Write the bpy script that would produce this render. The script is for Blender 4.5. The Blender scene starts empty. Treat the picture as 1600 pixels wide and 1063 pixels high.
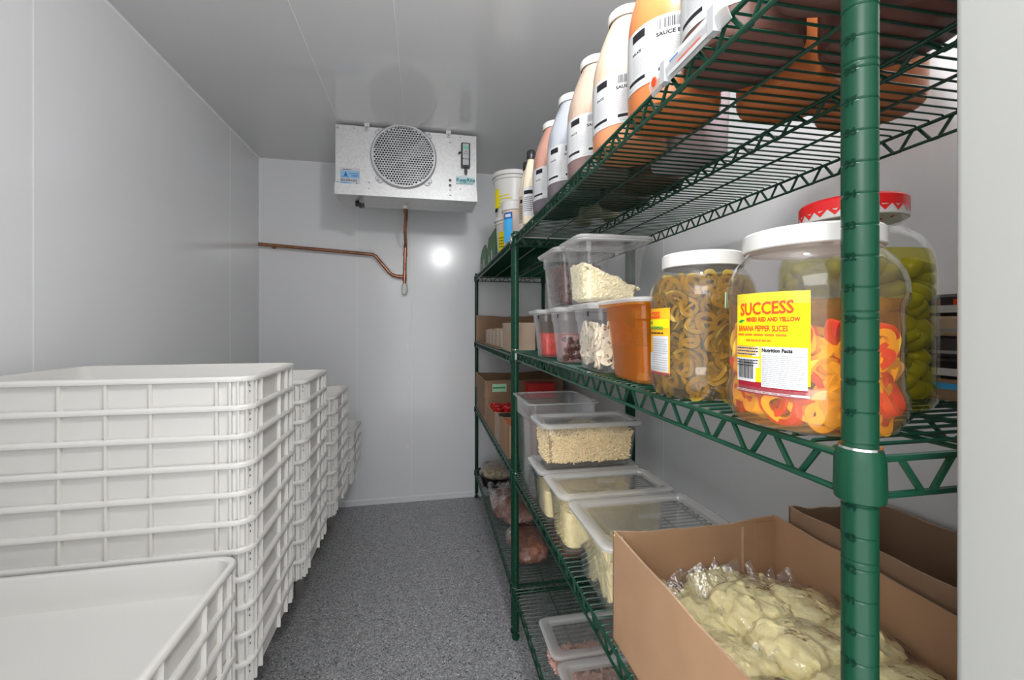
import bpy, math, random
from mathutils import Vector, Matrix, noise
PI = math.pi
random.seed(7)
SC = bpy.context.scene
COL = SC.collection

# ------------------------------------------------------------ camera, world, lamps, exposure
cd = bpy.data.cameras.new('camera'); cam = bpy.data.objects.new('camera', cd); COL.objects.link(cam)
cam.location = (0, 0, 1.283)
YAW = math.atan(141 / 680)
cam.rotation_euler = (PI / 2, 0, -YAW)
cd.sensor_width = 36; cd.lens = 680 / 1600 * 36
cd.shift_y = -(531.5 - 508) / 1600
cd.clip_start = 0.02
SC.camera = cam
SC.view_settings.view_transform = 'Standard'
SC.view_settings.look = 'None'
SC.view_settings.exposure = 0.40
SC.view_settings.gamma = 1.0
SC.view_settings.use_curve_mapping = False
SC.cycles.transparent_max_bounces = 40
SC.cycles.max_bounces = 10
SC.cycles.sample_clamp_indirect = 4
w = bpy.data.worlds.new('kitchen_ambient'); SC.world = w; w.use_nodes = True
w.node_tree.nodes['Background'].inputs[0].default_value = (.975, .985, 1.0, 1)
w.node_tree.nodes['Background'].inputs[1].default_value = 2.2
ld = bpy.data.lights.new('cooler_lamp', 'POINT'); ld.energy = 25; ld.shadow_soft_size = 0.045; ld.color = (.985, .99, 1)
lamp = bpy.data.objects.new('cooler_lamp', ld); COL.objects.link(lamp); lamp.location = (0.272, 0.33, 2.235)
# added fill light outside the open door, aimed to brighten the shelving
kd = bpy.data.lights.new('doorway_fill_light', 'AREA'); kd.shape = 'RECTANGLE'; kd.size = 1.0; kd.size_y = 0.9; kd.energy = 17; kd.color = (.985, .99, 1)
fill_light = bpy.data.objects.new('doorway_fill_light', kd); COL.objects.link(fill_light); fill_light.location = (-0.85, -1.1, 2.2)
fill_light.rotation_euler = Vector((1.35, 2.1, -1.3)).to_track_quat('-Z', 'Y').to_euler()

# ------------------------------------------------------------ materials
MATS = {}
def newmat(name):
    m = bpy.data.materials.new(name); m.use_nodes = True
    MATS[name] = m
    return m, m.node_tree, m.node_tree.nodes['Principled BSDF']
def pm(name, col, rough=0.5, metal=0.0, spec=0.5, bump=0, bscale=60, var=0, vscale=8, coat=0):
    m, t, b = newmat(name)
    c = (*col, 1)
    b.inputs['Base Color'].default_value = c
    b.inputs['Roughness'].default_value = rough
    b.inputs['Metallic'].default_value = metal
    b.inputs['Specular IOR Level'].default_value = spec
    if coat: b.inputs['Coat Weight'].default_value = coat; b.inputs['Coat Roughness'].default_value = .12
    if bump or var: tc = t.nodes.new('ShaderNodeTexCoord')
    if var:
        n = t.nodes.new('ShaderNodeTexNoise'); n.inputs['Scale'].default_value = vscale; n.inputs['Detail'].default_value = 4
        t.links.new(tc.outputs['Object'], n.inputs['Vector'])
        r = t.nodes.new('ShaderNodeValToRGB')
        r.color_ramp.elements[0].position = .3; r.color_ramp.elements[1].position = .7
        r.color_ramp.elements[0].color = (*[max(0, x * (1 - var)) for x in col], 1)
        r.color_ramp.elements[1].color = (*[min(1, x * (1 + var)) for x in col], 1)
        t.links.new(n.outputs['Fac'], r.inputs['Fac']); t.links.new(r.outputs['Color'], b.inputs['Base Color'])
    if bump:
        n2 = t.nodes.new('ShaderNodeTexNoise'); n2.inputs['Scale'].default_value = bscale; n2.inputs['Detail'].default_value = 5
        t.links.new(tc.outputs['Object'], n2.inputs['Vector'])
        bp = t.nodes.new('ShaderNodeBump'); bp.inputs['Strength'].default_value = bump; bp.inputs['Distance'].default_value = .01
        t.links.new(n2.outputs['Fac'], bp.inputs['Height']); t.links.new(bp.outputs['Normal'], b.inputs['Normal'])
    return m
def clearmat(name, tint, haze=0.06, hazecol=(.8, .8, .8), rough=0.08, gl=0.9, bump=0, bscale=20):
    """thin clear plastic: tinted see-through, a little milky haze, glossy coat by fresnel"""
    m = bpy.data.materials.new(name); m.use_nodes = True; MATS[name] = m
    t = m.node_tree; t.nodes.clear()
    o = t.nodes.new('ShaderNodeOutputMaterial')
    tr = t.nodes.new('ShaderNodeBsdfTransparent'); tr.inputs[0].default_value = (*tint, 1)
    df = t.nodes.new('ShaderNodeBsdfDiffuse'); df.inputs[0].default_value = (*hazecol, 1)
    g = t.nodes.new('ShaderNodeBsdfGlossy'); g.inputs['Roughness'].default_value = rough; g.inputs[0].default_value = (1, 1, 1, 1)
    m1 = t.nodes.new('ShaderNodeMixShader'); m1.inputs[0].default_value = haze
    t.links.new(tr.outputs[0], m1.inputs[1]); t.links.new(df.outputs[0], m1.inputs[2])
    fr = t.nodes.new('ShaderNodeFresnel'); ge = t.nodes.new('ShaderNodeNewGeometry'); io = t.nodes.new('ShaderNodeMath'); io.operation = 'MULTIPLY_ADD'
    io.inputs[1].default_value = 1 / 1.45 - 1.45; io.inputs[2].default_value = 1.45; t.links.new(ge.outputs['Backfacing'], io.inputs[0]); t.links.new(io.outputs[0], fr.inputs[0])
    mu = t.nodes.new('ShaderNodeMath'); mu.operation = 'MULTIPLY'; mu.inputs[1].default_value = gl
    t.links.new(fr.outputs[0], mu.inputs[0])
    m2 = t.nodes.new('ShaderNodeMixShader'); t.links.new(mu.outputs[0], m2.inputs[0])
    t.links.new(m1.outputs[0], m2.inputs[1]); t.links.new(g.outputs[0], m2.inputs[2])
    if bump:
        tc = t.nodes.new('ShaderNodeTexCoord')
        n = t.nodes.new('ShaderNodeTexNoise'); n.inputs['Scale'].default_value = bscale; n.inputs['Detail'].default_value = 3
        t.links.new(tc.outputs['Object'], n.inputs['Vector'])
        bp = t.nodes.new('ShaderNodeBump'); bp.inputs['Strength'].default_value = bump; bp.inputs['Distance'].default_value = .02
        t.links.new(n.outputs['Fac'], bp.inputs['Height'])
        t.links.new(bp.outputs['Normal'], g.inputs['Normal']); t.links.new(bp.outputs['Normal'], fr.inputs['Normal'])
    t.links.new(m2.outputs[0], o.inputs[0])
    return m

WALL = pm('white_pvc_panel', (.76, .765, .775), .17, spec=.45, bump=.02, bscale=3)
CEIL = pm('ceiling_pvc_panel', (.70, .70, .70), .07, spec=.55)
SEAM = pm('panel_seam', (.86, .86, .86), .4)
JAMB = pm('door_jamb_paint', (.36, .36, .34), .5)
def floor_mat():
    m, t, b = newmat('speckled_epoxy_floor')
    tc = t.nodes.new('ShaderNodeTexCoord')
    def vor(scale, stops):
        v = t.nodes.new('ShaderNodeTexVoronoi'); v.inputs['Scale'].default_value = scale
        t.links.new(tc.outputs['Object'], v.inputs['Vector'])
        s = t.nodes.new('ShaderNodeSeparateColor'); t.links.new(v.outputs['Color'], s.inputs[0])
        r = t.nodes.new('ShaderNodeValToRGB'); r.color_ramp.interpolation = 'CONSTANT'
        e = r.color_ramp.elements
        e[0].position = 0; e[0].color = (*stops[0][1], 1); e[1].position = stops[1][0]; e[1].color = (*stops[1][1], 1)
        for p, c in stops[2:]:
            x = e.new(p); x.color = (*c, 1)
        t.links.new(s.outputs[0], r.inputs['Fac'])
        return r
    g = lambda v: (v, v, v * 1.02)
    a = vor(270, [(0, g(.012)), (.12, g(.20)), (.42, g(.36)), (.75, g(.50)), (.93, g(.85))])
    c = vor(170, [(0, g(.02)), (.1, g(.28)), (.55, g(.38)), (.9, g(.62))])
    mx = t.nodes.new('ShaderNodeMixRGB'); mx.inputs[0].default_value = .42
    t.links.new(a.outputs[0], mx.inputs[1]); t.links.new(c.outputs[0], mx.inputs[2])
    t.links.new(mx.outputs[0], b.inputs['Base Color'])
    b.inputs['Roughness'].default_value = .35; b.inputs['Specular IOR Level'].default_value = .4
    return m
FLOOR = floor_mat()
GREEN = pm('green_epoxy_wire', (.006, .050, .027), .32, spec=.4)
GREENP = pm('green_epoxy_post', (.003, .046, .022), .3, spec=.3)
NUMI = pm('embossed_number', (.002, .02, .012), .5)
CHROME = pm('chrome_metal', (.75, .75, .75), .18, metal=1)
TRAY = pm('white_tray_plastic', (.67, .66, .63), .38, spec=.4)
TRAY.node_tree.nodes['Principled BSDF'].inputs['Subsurface Weight'].default_value = .0
HOLE = pm('dark_screw_hole', (.03, .03, .03), .6)
def galv():
    m, t, b = newmat('galvanised_steel')
    tc = t.nodes.new('ShaderNodeTexCoord'); v = t.nodes.new('ShaderNodeTexVoronoi'); v.inputs['Scale'].default_value = 110
    t.links.new(tc.outputs['Object'], v.inputs['Vector'])
    s = t.nodes.new('ShaderNodeSeparateColor'); t.links.new(v.outputs['Color'], s.inputs[0])
    r = t.nodes.new('ShaderNodeValToRGB'); r.color_ramp.elements[0].color = (.56, .56, .56, 1); r.color_ramp.elements[1].color = (.65, .65, .645, 1)
    t.links.new(s.outputs[0], r.inputs['Fac']); t.links.new(r.outputs[0], b.inputs['Base Color'])
    b.inputs['Metallic'].default_value = .55; b.inputs['Roughness'].default_value = .42
    return m
GALV = galv()
STEEL = pm('brushed_steel', (.42, .41, .38), .4, metal=.8)
GRILLE = pm('grille_metal', (.52, .52, .53), .4, metal=.5)
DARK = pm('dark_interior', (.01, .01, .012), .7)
BLADE = pm('fan_blade_metal', (.06, .06, .065), .45, metal=.3)
BLACK = pm('black_plastic', (.015, .015, .016), .35)
DGREY = pm('dark_grey_plastic', (.06, .06, .065), .4)
LGREY = pm('light_grey_plastic', (.45, .46, .47), .4)
COPPER = pm('copper_pipe', (.36, .17, .10), .33, metal=1, var=.25, vscale=30)
PVCW = pm('white_pvc_fitting', (.75, .75, .73), .4)
LCDG = pm('green_lcd', (.15, .55, .32), .3)
WHITE = pm('white_plastic', (.66, .65, .62), .35)
WHITEP = pm('white_label_paper', (.60, .60, .60), .5)
INK = pm('black_ink', (.015, .015, .018), .5)
GINK = pm('grey_ink', (.35, .35, .36), .6)
REDINK = pm('red_ink', (.80, .07, .02), .5)
ORINK = pm('orange_ink', (.85, .20, .02), .5)
YEL = pm('yellow_label', (.86, .72, .01), .4)
ORL = pm('orange_label', (.88, .42, .02), .4)
MAR = pm('maroon_ink', (.30, .015, .03), .5)
TEAL = pm('teal_ink', (.0, .22, .28), .5)
TEALL = pm('pale_teal_label', (.62, .74, .74), .5)
BLUE = pm('blue_ink', (.02, .12, .40), .5)
LBLUE = pm('light_blue_label', (.22, .42, .62), .5)
SKYB = pm('sky_blue_label', (.05, .38, .75), .5)
SILV = pm('silver_sticker', (.50, .50, .53), .35, metal=.3)
MINT = pm('mint_sticker', (.45, .75, .50), .5)
GRNINK = pm('green_ink', (.02, .30, .06), .5)
RED = pm('red_plastic', (.62, .02, .02), .4)
REDLID = pm('red_lid_paint', (.75, .015, .015), .3)
KRAFT = pm('kraft_cardboard', (.40, .235, .13), .75, var=.06, vscale=12)
KRAFTE = pm('kraft_cut_edge', (.55, .37, .24), .85, bump=.4, bscale=200)
KRAFTD = pm('brown_cardboard', (.30, .185, .11), .8, var=.08, vscale=10)
KRAFTL = pm('pale_carton', (.50, .37, .27), .7, var=.05)
JLAB = pm('jug_label_paper', (.50, .50, .50), .5)
GCARD = pm('green_carton', (.045, .17, .05), .55)
CLEAR = clearmat('clear_polycarbonate', (.98, .98, .98), .025, (.85, .85, .87), .07)
CLEARM = clearmat('milky_polypropylene', (.955, .955, .96), .07, (.82, .82, .84), .14)
FROST = clearmat('smoky_clear_lid', (.96, .96, .95), .08, (.70, .70, .68), .14)
RIMC = clearmat('clear_rim', (.88, .885, .88), .34, (.80, .80, .79), .15)
JARP = clearmat('jar_plastic', (.95, .945, .94), .04, (.75, .73, .70), .06, bump=.15, bscale=14)
GLASS = clearmat('jar_glass', (.97, .98, .97), .01, (.8, .85, .8), .02)
FILM = clearmat('crinkled_bag_film', (.985, .985, .98), .035, (.9, .9, .88), .09, gl=1.9, bump=1.0, bscale=30)
BRINEO = clearmat('orange_brine', (.98, .74, .24), .09, (.90, .42, .02), .1, gl=.15)
BRINEG = clearmat('green_brine', (.90, .86, .40), .04, (.35, .30, .04), .1, gl=.2)
BRINEJ = clearmat('brown_brine', (.80, .66, .26), .06, (.24, .16, .01), .1, gl=.2)
CARM = pm('orange_sauce', (.33, .10, .006), .3)
CARMF = clearmat('sauce_coated_plastic', (.94, .56, .12), .20, (.62, .29, .02), .15)
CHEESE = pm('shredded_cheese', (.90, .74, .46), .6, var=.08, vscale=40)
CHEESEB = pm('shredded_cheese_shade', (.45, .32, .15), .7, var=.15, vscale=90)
FETA = pm('crumbled_feta', (.92, .83, .58), .6, var=.08, vscale=30)
PARM = pm('yellow_grated_cheese', (.93, .79, .43), .65, bump=.5, bscale=120, var=.08, vscale=60)
STICK = pm('cut_potato', (.93, .81, .46), .45, var=.06, vscale=30)
HAM = pm('pink_meat', (.66, .36, .29), .5, var=.15, vscale=40)
OLIVE = pm('black_olive', (.10, .042, .032), .25, var=.4, vscale=60)
RELISH = pm('red_relish', (.62, .03, .01), .3, bump=.5, bscale=120, var=.2, vscale=60)
RELISHP = pm('pinkish_relish', (.50, .22, .20), .4, bump=.3, bscale=100)
MUSHC = pm('mushroom_flesh', (.78, .68, .52), .6, var=.08, vscale=50)
MUSHG = pm('mushroom_gill', (.34, .22, .13), .7)
JAL = pm('jalapeno_flesh', (.36, .25, .015), .3, var=.3, vscale=50)
JALS = pm('jalapeno_skin', (.20, .16, .01), .3)
SEED = pm('pepper_seed', (.55, .42, .10), .4)
BANY = pm('yellow_pepper', (.92, .60, .03), .3, var=.15, vscale=40)
BANR = pm('red_pepper', (.66, .03, .01), .3, var=.2, vscale=40)
PEPG = pm('pepperoncini_skin', (.34, .32, .015), .3, var=.25, vscale=40)
MEAT = pm('raw_meat', (.30, .13, .10), .4, var=.45, vscale=22, bump=.5, bscale=60)
MEAT2 = pm('orange_raw_meat', (.32, .13, .075), .4, var=.4, vscale=25, bump=.5, bscale=60)
CHIPS = pm('pale_dry_pieces', (.42, .32, .22), .6, var=.5, vscale=60, bump=.8, bscale=70)
CURD = pm('cheese_curd', (.98, .84, .45), .5, var=.08, vscale=18, bump=.5, bscale=45)

for q in (INK, GINK, REDINK, ORINK, MAR, TEAL, BLUE, GRNINK, WHITEP, YEL, ORL, NUMI, JLAB):
    q.node_tree.nodes['Principled BSDF'].inputs['Specular IOR Level'].default_value = .12; q.node_tree.nodes['Principled BSDF'].inputs['Roughness'].default_value = .65
def jugmat(name, sauce, upper, level, haze=.5):
    m, t, b = newmat(name)
    tc = t.nodes.new('ShaderNodeTexCoord'); sp = t.nodes.new('ShaderNodeSeparateXYZ'); t.links.new(tc.outputs['Object'], sp.inputs[0])
    n = t.nodes.new('ShaderNodeTexNoise'); n.inputs['Scale'].default_value = 22; n.inputs['Detail'].default_value = 3
    mp = t.nodes.new('ShaderNodeMapping'); mp.inputs['Scale'].default_value = (1, 1, .25)
    t.links.new(tc.outputs['Object'], mp.inputs[0]); t.links.new(mp.outputs[0], n.inputs['Vector'])
    gt = t.nodes.new('ShaderNodeMath'); gt.operation = 'GREATER_THAN'; gt.inputs[1].default_value = level
    t.links.new(sp.outputs['Z'], gt.inputs[0])
    st = t.nodes.new('ShaderNodeValToRGB'); st.color_ramp.elements[0].position = .56; st.color_ramp.elements[1].position = .68
    st.color_ramp.elements[0].color = (*upper, 1); st.color_ramp.elements[1].color = (*[u * .45 + s * .55 for u, s in zip(upper, sauce)], 1)
    t.links.new(n.outputs['Fac'], st.inputs['Fac'])
    mx = t.nodes.new('ShaderNodeMixRGB'); mx.inputs[1].default_value = (*sauce, 1)
    t.links.new(gt.outputs[0], mx.inputs[0]); t.links.new(st.outputs[0], mx.inputs[2]); t.links.new(mx.outputs[0], b.inputs['Base Color'])
    b.inputs['Roughness'].default_value = .28
    b.inputs['Specular IOR Level'].default_value = .3
    return m
JUG_OR = jugmat('buffalo_sauce_jug', (.60, .19, .06), (.58, .22, .09), .30)
JUG_RES = jugmat('nearly_empty_orange_jug', (.60, .25, .12), (.56, .43, .33), .055)
JUG_CR = jugmat('cream_sauce_jug', (.20, .13, .12), (.48, .36, .28), .05)
JUG_CL = jugmat('clear_grey_jug', (.13, .11, .12), (.40, .42, .46), .045)
JUG_BR = jugmat('brown_sauce_jug', (.12, .10, .12), (.50, .26, .20), .13)
JUG_DK = jugmat('dark_sauce_jug', (.16, .075, .06), (.24, .13, .11), .25)
BOTC = pm('cream_dressing_bottle', (.76, .66, .50), .3)
TUBC = pm('peach_tub', (.72, .55, .44), .35)
PALEP = pm('pale_purple_tub', (.55, .47, .50), .35)

# ------------------------------------------------------------ mesh builder
class M:
    def __init__(s): s.v = []; s.f = []; s.m = []; s.mats = []
    def mi(s, mat):
        if mat not in s.mats: s.mats.append(mat)
        return s.mats.index(mat)
    def add(s, vs, fs, mat, T=None):
        o = len(s.v); k = s.mi(mat)
        if T is not None: vs = [T @ Vector(p) for p in vs]
        s.v += [tuple(p) for p in vs]
        s.f += [tuple(i + o for i in f) for f in fs]; s.m += [k] * len(fs)
    def box(s, x0, x1, y0, y1, z0, z1, mat, T=None):
        s.add([(x0, y0, z0), (x1, y0, z0), (x1, y1, z0), (x0, y1, z0), (x0, y0, z1), (x1, y0, z1), (x1, y1, z1), (x0, y1, z1)],
              [(0, 3, 2, 1), (4, 5, 6, 7), (0, 1, 5, 4), (1, 2, 6, 5), (2, 3, 7, 6), (3, 0, 4, 7)], mat, T)
    def loft(s, rings, mat, cap0=True, cap1=True, T=None, closed=True):
        n = len(rings[0]); vs = [p for r in rings for p in r]; fs = []
        for i in range(len(rings) - 1):
            for j in range(n if closed else n - 1):
                a = i * n + j; b = i * n + (j + 1) % n
                fs.append((a, b, b + n, a + n))
        if cap0: fs.append(tuple(reversed(range(n))))
        if cap1: fs.append(tuple(range((len(rings) - 1) * n, len(rings) * n)))
        s.add(vs, fs, mat, T)
    def lathe(s, prof, mat, seg=32, T=None, cap0=True, cap1=True, c=(0, 0)):
        rings = [[(c[0] + r * math.cos(2 * PI * j / seg), c[1] + r * math.sin(2 * PI * j / seg), z) for j in range(seg)] for r, z in prof]
        s.loft(rings, mat, cap0, cap1, T)
    def tube(s, path, r, mat, seg=6, T=None, caps=True):
        P = [Vector(p) for p in path]; rings = []; up = None
        for i, p in enumerate(P):
            d = ((P[min(i + 1, len(P) - 1)] - P[max(i - 1, 0)])).normalized()
            if up is None: up = Vector((0, 0, 1)) if abs(d.z) < .9 else Vector((1, 0, 0))
            a = d.cross(up)
            if a.length < 1e-5: a = d.cross(Vector((0, 1, 0)))
            a.normalize(); b = a.cross(d).normalized(); up = b
            k = 1.0
            if 0 < i < len(P) - 1:
                c = (P[i + 1] - p).normalized().dot((p - P[i - 1]).normalized()); k = 1 / max(.5, math.sqrt((1 + c) / 2))
            rings.append([tuple(p + (a * math.cos(2 * PI * j / seg) + b * math.sin(2 * PI * j / seg)) * r * (k if i else 1)) for j in range(seg)])
        s.loft(rings, mat, caps, caps, T)
    def rbox(s, w, d, z0, z1, r, mat, T=None, ch=.002, n=3, cx=0, cy=0):
        s.loft([rr(w - 2 * ch, d - 2 * ch, r, z0, n, cx, cy), rr(w, d, r, z0 + ch, n, cx, cy), rr(w, d, r, z1 - ch, n, cx, cy), rr(w - 2 * ch, d - 2 * ch, r, z1, n, cx, cy)], mat, T=T)
    def obj(s, name, parent=None, loc=None, rot=None, smooth=35):
        me = bpy.data.meshes.new(name); me.from_pydata(s.v, [], s.f)
        for m in s.mats: me.materials.append(m)
        me.polygons.foreach_set('material_index', s.m)
        if smooth:
            me.polygons.foreach_set('use_smooth', [True] * len(s.f))
        me.update()
        if smooth: me.set_sharp_from_angle(angle=math.radians(smooth))
        o = bpy.data.objects.new(name, me); COL.objects.link(o)
        if parent: o.parent = parent
        if loc: o.location = loc
        if rot is not None: o.rotation_euler = rot if hasattr(rot, '__len__') else (0, 0, rot)
        return o
def rr(w, d, r, z, n=3, cx=0, cy=0):
    r = min(r, w / 2 - 1e-4, d / 2 - 1e-4); pts = []
    for q, (sx, sy) in enumerate(((1, 1), (-1, 1), (-1, -1), (1, -1))):
        for k in range(n + 1):
            a = (q + k / n) * PI / 2
            pts.append((cx + sx * (w / 2 - r) + r * math.cos(a), cy + sy * (d / 2 - r) + r * math.sin(a), z))
    return pts
def tag(o, label, cat=None, group=None, kind=None):
    if label: o['label'] = label
    if cat: o['category'] = cat
    if group: o['group'] = group
    if kind: o['kind'] = kind
    return o
def thing(name, label, cat, loc=(0, 0, 0), rz=0, group=None):
    o = bpy.data.objects.new(name, None); COL.objects.link(o); o.empty_display_size = .05
    o.location = loc; o.rotation_euler = (0, 0, rz)
    return tag(o, label, cat, group)
def copy_tree(o, parent=None):
    c = o.copy(); COL.objects.link(c)
    if parent: c.parent = parent
    for ch in list(o.children): copy_tree(ch, c)
    return c
def struct(name, m, **k):
    o = m.obj(name, **k); o['kind'] = 'structure'; return o
def text_mesh(txt, size, bold=0.0, align='LEFT', squash=1.0):
    cu = bpy.data.curves.new('t', 'FONT'); cu.body = txt; cu.size = size; cu.offset = bold * size; cu.align_x = align; cu.resolution_u = 2
    to = bpy.data.objects.new('t', cu); COL.objects.link(to)
    dg = bpy.context.evaluated_depsgraph_get(); dg.update()
    me = bpy.data.meshes.new_from_object(to.evaluated_get(dg))
    vs = [(v.co.x * squash, v.co.y) for v in me.vertices]; fs = [tuple(p.vertices) for p in me.polygons]
    bpy.data.objects.remove(to); bpy.data.curves.remove(cu); bpy.data.meshes.remove(me)
    return vs, fs
class Decal(M):
    """flat artwork in x,y metres mapped onto a surface by fn(x, y, h)"""
    def __init__(s, fn, base=.0004): super().__init__(); s.fn = fn; s.base = base
    def rect(s, x0, x1, y0, y1, mat, h=0, n=None, back=None):
        n = n or max(1, int(abs(x1 - x0) / .006)); H = s.base + h
        vs = []
        for i in range(n + 1):
            x = x0 + (x1 - x0) * i / n
            vs += [s.fn(x, y0, H), s.fn(x, y1, H)]
        s.add(vs, [(2 * i, 2 * i + 2, 2 * i + 3, 2 * i + 1) for i in range(n)], mat)
    def slab(s, x0, x1, y0, y1, mat, h=0, th=.0004):
        n = max(1, int(abs(x1 - x0) / .005)); rings = []
        for i in range(n + 1):
            x = x0 + (x1 - x0) * i / n
            rings.append([s.fn(x, y0, h), s.fn(x, y1, h), s.fn(x, y1, h + th), s.fn(x, y0, h + th)])
        s.loft(rings, mat)
    def text(s, txt, x, y, size, mat, h=0, bold=.01, align='LEFT', squash=1.0, rise=0):
        vs, fs = text_mesh(txt, size, bold, align, squash)
        s.add([s.fn(x + a, y + b + rise * a, s.base + h) for a, b in vs], fs, mat)
    def lines(s, x0, x1, y0, y1, k, mat, h=0, th=.3, seed=1):
        R = random.Random(seed); p = (y1 - y0) / k
        for i in range(k):
            x = x0; end = x1 - (R.random() * .35 * (x1 - x0) if i % 3 == 0 else 0)
            while x < end:
                L = min(end - x, (x1 - x0) * R.uniform(.06, .16))
                s.rect(x, x + L, y0 + p * (i + .3), y0 + p * (i + .3 + th), mat, h, n=max(1, int(L / .01)))
                x += L + (x1 - x0) * .02
    def barcode(s, x0, x1, y0, y1, mat, h=0, seed=1):
        R = random.Random(seed); x = x0; W = x1 - x0
        while x < x1:
            b = R.choice((.008, .012, .02, .03)) * W
            s.rect(x, min(x + b, x1), y0, y1, mat, h, n=1); x += b + R.choice((.01, .015, .03)) * W
def arcmap(r, a0):
    """x to the reader's right along the surface of a cylinder of radius r, centre azimuth a0"""
    return lambda x, y, h: ((r + h) * math.cos(a0 + x / r), (r + h) * math.sin(a0 + x / r), y)

# ------------------------------------------------------------ setting
XL, XR, YB, ZC = -1.083, .985, 3.25, 2.42
def slabobj(name, a, mat): m = M(); m.box(*a, mat); return struct(name, m, smooth=0)
slabobj('floor', (XL - .1, XR + .1, -.25, YB + .1, -.06, 0), FLOOR)
slabobj('ceiling', (XL - .1, XR + .1, -.25, YB + .1, ZC, ZC + .08), CEIL)
slabobj('wall_left', (XL - .08, XL, -.25, YB, 0, ZC), WALL)
slabobj('wall_right', (XR, XR + .08, .25, YB, 0, ZC), WALL)
slabobj('wall_back', (XL - .08, XR + .08, YB, YB + .08, 0, ZC), WALL)
m = M(); m.rbox(.9, .45, 0, ZC, .006, JAMB, cx=.386 + .45, cy=.25 - .225); struct('wall_front', m)
m = M(); m.rbox(.70, .10, 0, ZC, .006, WALL, cx=-.45 - .35, cy=.15); m.box(-.45, .386, .10, .20, 2.10, ZC, WALL); struct('wall_door_side', m)
def strip(name, a, mat=SEAM):
    m = M(); m.box(*a, mat); return struct(name, m, smooth=0)
# panel joints and corner mouldings
k = 1
def seam(a, mat=SEAM):
    global k
    strip('trim_%d' % k, a, mat); k += 1
for x in (-.45, -.073): seam((x - .0016, x + .0016, YB - .0008, YB, 0, ZC))
for x in (-.458, -.096): seam((x - .0016, x + .0016, -.2, YB, ZC - .0008, ZC))
for y in (1.49, 2.793): seam((XL, XL + .0008, y - .0018, y + .0018, 0, ZC))
seam((XR - .0008, XR, 1.644 - .0018, 1.644 + .0018, 0, ZC))
def cove(pts, ax):
    """small quarter-round corner moulding"""
    global k
    m = M(); (x0, y0, z0), (x1, y1, z1) = pts; s = .006
    a = [(0, 0), (s * ax[0], 0), (s * ax[0] * .4, s * ax[1] * .4), (0, s * ax[1])]
    if x0 != x1: r = [[(X, y0 + p, z0 + q) for p, q in a] for X in (x0, x1)]
    elif y0 != y1: r = [[(x0 + p, Y, z0 + q) for p, q in a] for Y in (y0, y1)]
    else: r = [[(x0 + p, y0 + q, Z) for p, q in a] for Z in (z0, z1)]
    m.loft(r, SEAM); struct('trim_%d' % k, m, smooth=0); k += 1
cove([(XL, -.2, ZC), (XL, YB, ZC)], (1, -1)); cove([(XL, YB, ZC), (XR, YB, ZC)], (-1, -1)); cove([(XL, YB, 0), (XL, YB, ZC)], (1, -1))
cove([(XR, .25, ZC), (XR, YB, ZC)], (-1, -1)); cove([(XR, YB, 0), (XR, YB, ZC)], (-1, -1))
m = M(); m.box(XL, XR, YB - .010, YB, 0, .034, WALL); m.box(XL, XR, YB - .006, YB, .034, .040, SEAM); struct('baseboard_back', m, smooth=0)
m = M(); m.box(XL, XL + .010, -.2, YB - .01, 0, .036, WALL); struct('baseboard_left', m, smooth=0)
m = M(); m.box(XR - .010, XR, .25, YB - .01, 0, .036, WALL); struct('baseboard_right', m, smooth=0)
# small screw caps and scuffs on the back wall
for i, (x, z) in enumerate(((-.478, 1.43 + .56), (-.10, 1.13), (-.095, .86), (-.1, .40))):
    m = M(); m.lathe([(.006, 0), (.006, .002), (.003, .003)], SEAM, 12, T=Matrix.Translation((x, YB, z)) @ Matrix.Rotation(PI / 2, 4, 'X')); struct('trim_%d' % k, m); k += 1

# ceiling lamp (jar light by the door)
t = thing('ceiling_lamp', 'round jar ceiling lamp near the door above the green shelving', 'lamp', (.272, .33, 0))
m = M(); m.lathe([(.075, ZC), (.075, ZC - .03), (.05, ZC - .045), (.05, ZC - .10), (.04, ZC - .105)], LGREY, 24); m.obj('lamp_base', t)

# ------------------------------------------------------------ evaporator unit
EY = 2.578; EX0, EX1 = -.472, .318; EZ0, EZ1 = 2.015, 2.405
ev = thing('evaporator_unit', 'galvanised metal fan cooling unit hung under the ceiling at the back wall', 'cooling unit', (0, EY, 0))
m = M()
m.box(EX0, EX1, 0, .30, EZ0 + .045, EZ1, GALV)
m.box(EX0 + .005, EX0 + .155, -.0015, 0, EZ0 + .048, EZ1 - .004, GALV)
m.box(EX1 - .135, EX1 - .003, -.003, 0, EZ0 + .03, EZ1 - .003, GALV)
m.obj('casing', ev, smooth=0)
m = M()
pan = [(-.004, EZ0 + .062), (-.004, EZ0), (.255, EZ0), (.305, EZ0 + .03), (.305, EZ0 + .045), (.0, EZ0 + .045), (.0, EZ0 + .062)]
m.loft([[(x, y, z) for y, z in pan] for x in (EX0 - .004, EX1 + .004)], GALV)
m.obj('drip_pan', ev, smooth=0)
FX, FZ, FR = -.100, 2.248, .183
TF = Matrix.Translation((FX, 0, FZ)) @ Matrix.Rotation(PI / 2, 4, 'X')
m = M()
prof = [(FR + .002, 0), (FR + .002, .016), (FR - .006, .024), (FR - .014, .024), (FR - .016, .020), (FR - .016, -.001)]
m.lathe(prof, GRILLE, 56, T=TF, cap0=False, cap1=False)
for a in (45, 135, 225, 315):
    ca, sa = math.cos(math.radians(a)), math.sin(math.radians(a))
    m.rbox(.05, .035, 0, .005, .015, GRILLE, T=TF @ Matrix.Translation((ca * (FR + .008), sa * (FR + .008), .001)) @ Matrix.Rotation(math.radians(a + 90), 4, 'Z'))
    m.lathe([(.005, 0), (.005, .003), (.002, .005)], STEEL, 8, T=TF @ Matrix.Translation((ca * (FR + .016), sa * (FR + .016), .006)))
m.obj('fan_ring', ev)
m = M()   # honeycomb fan guard
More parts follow.
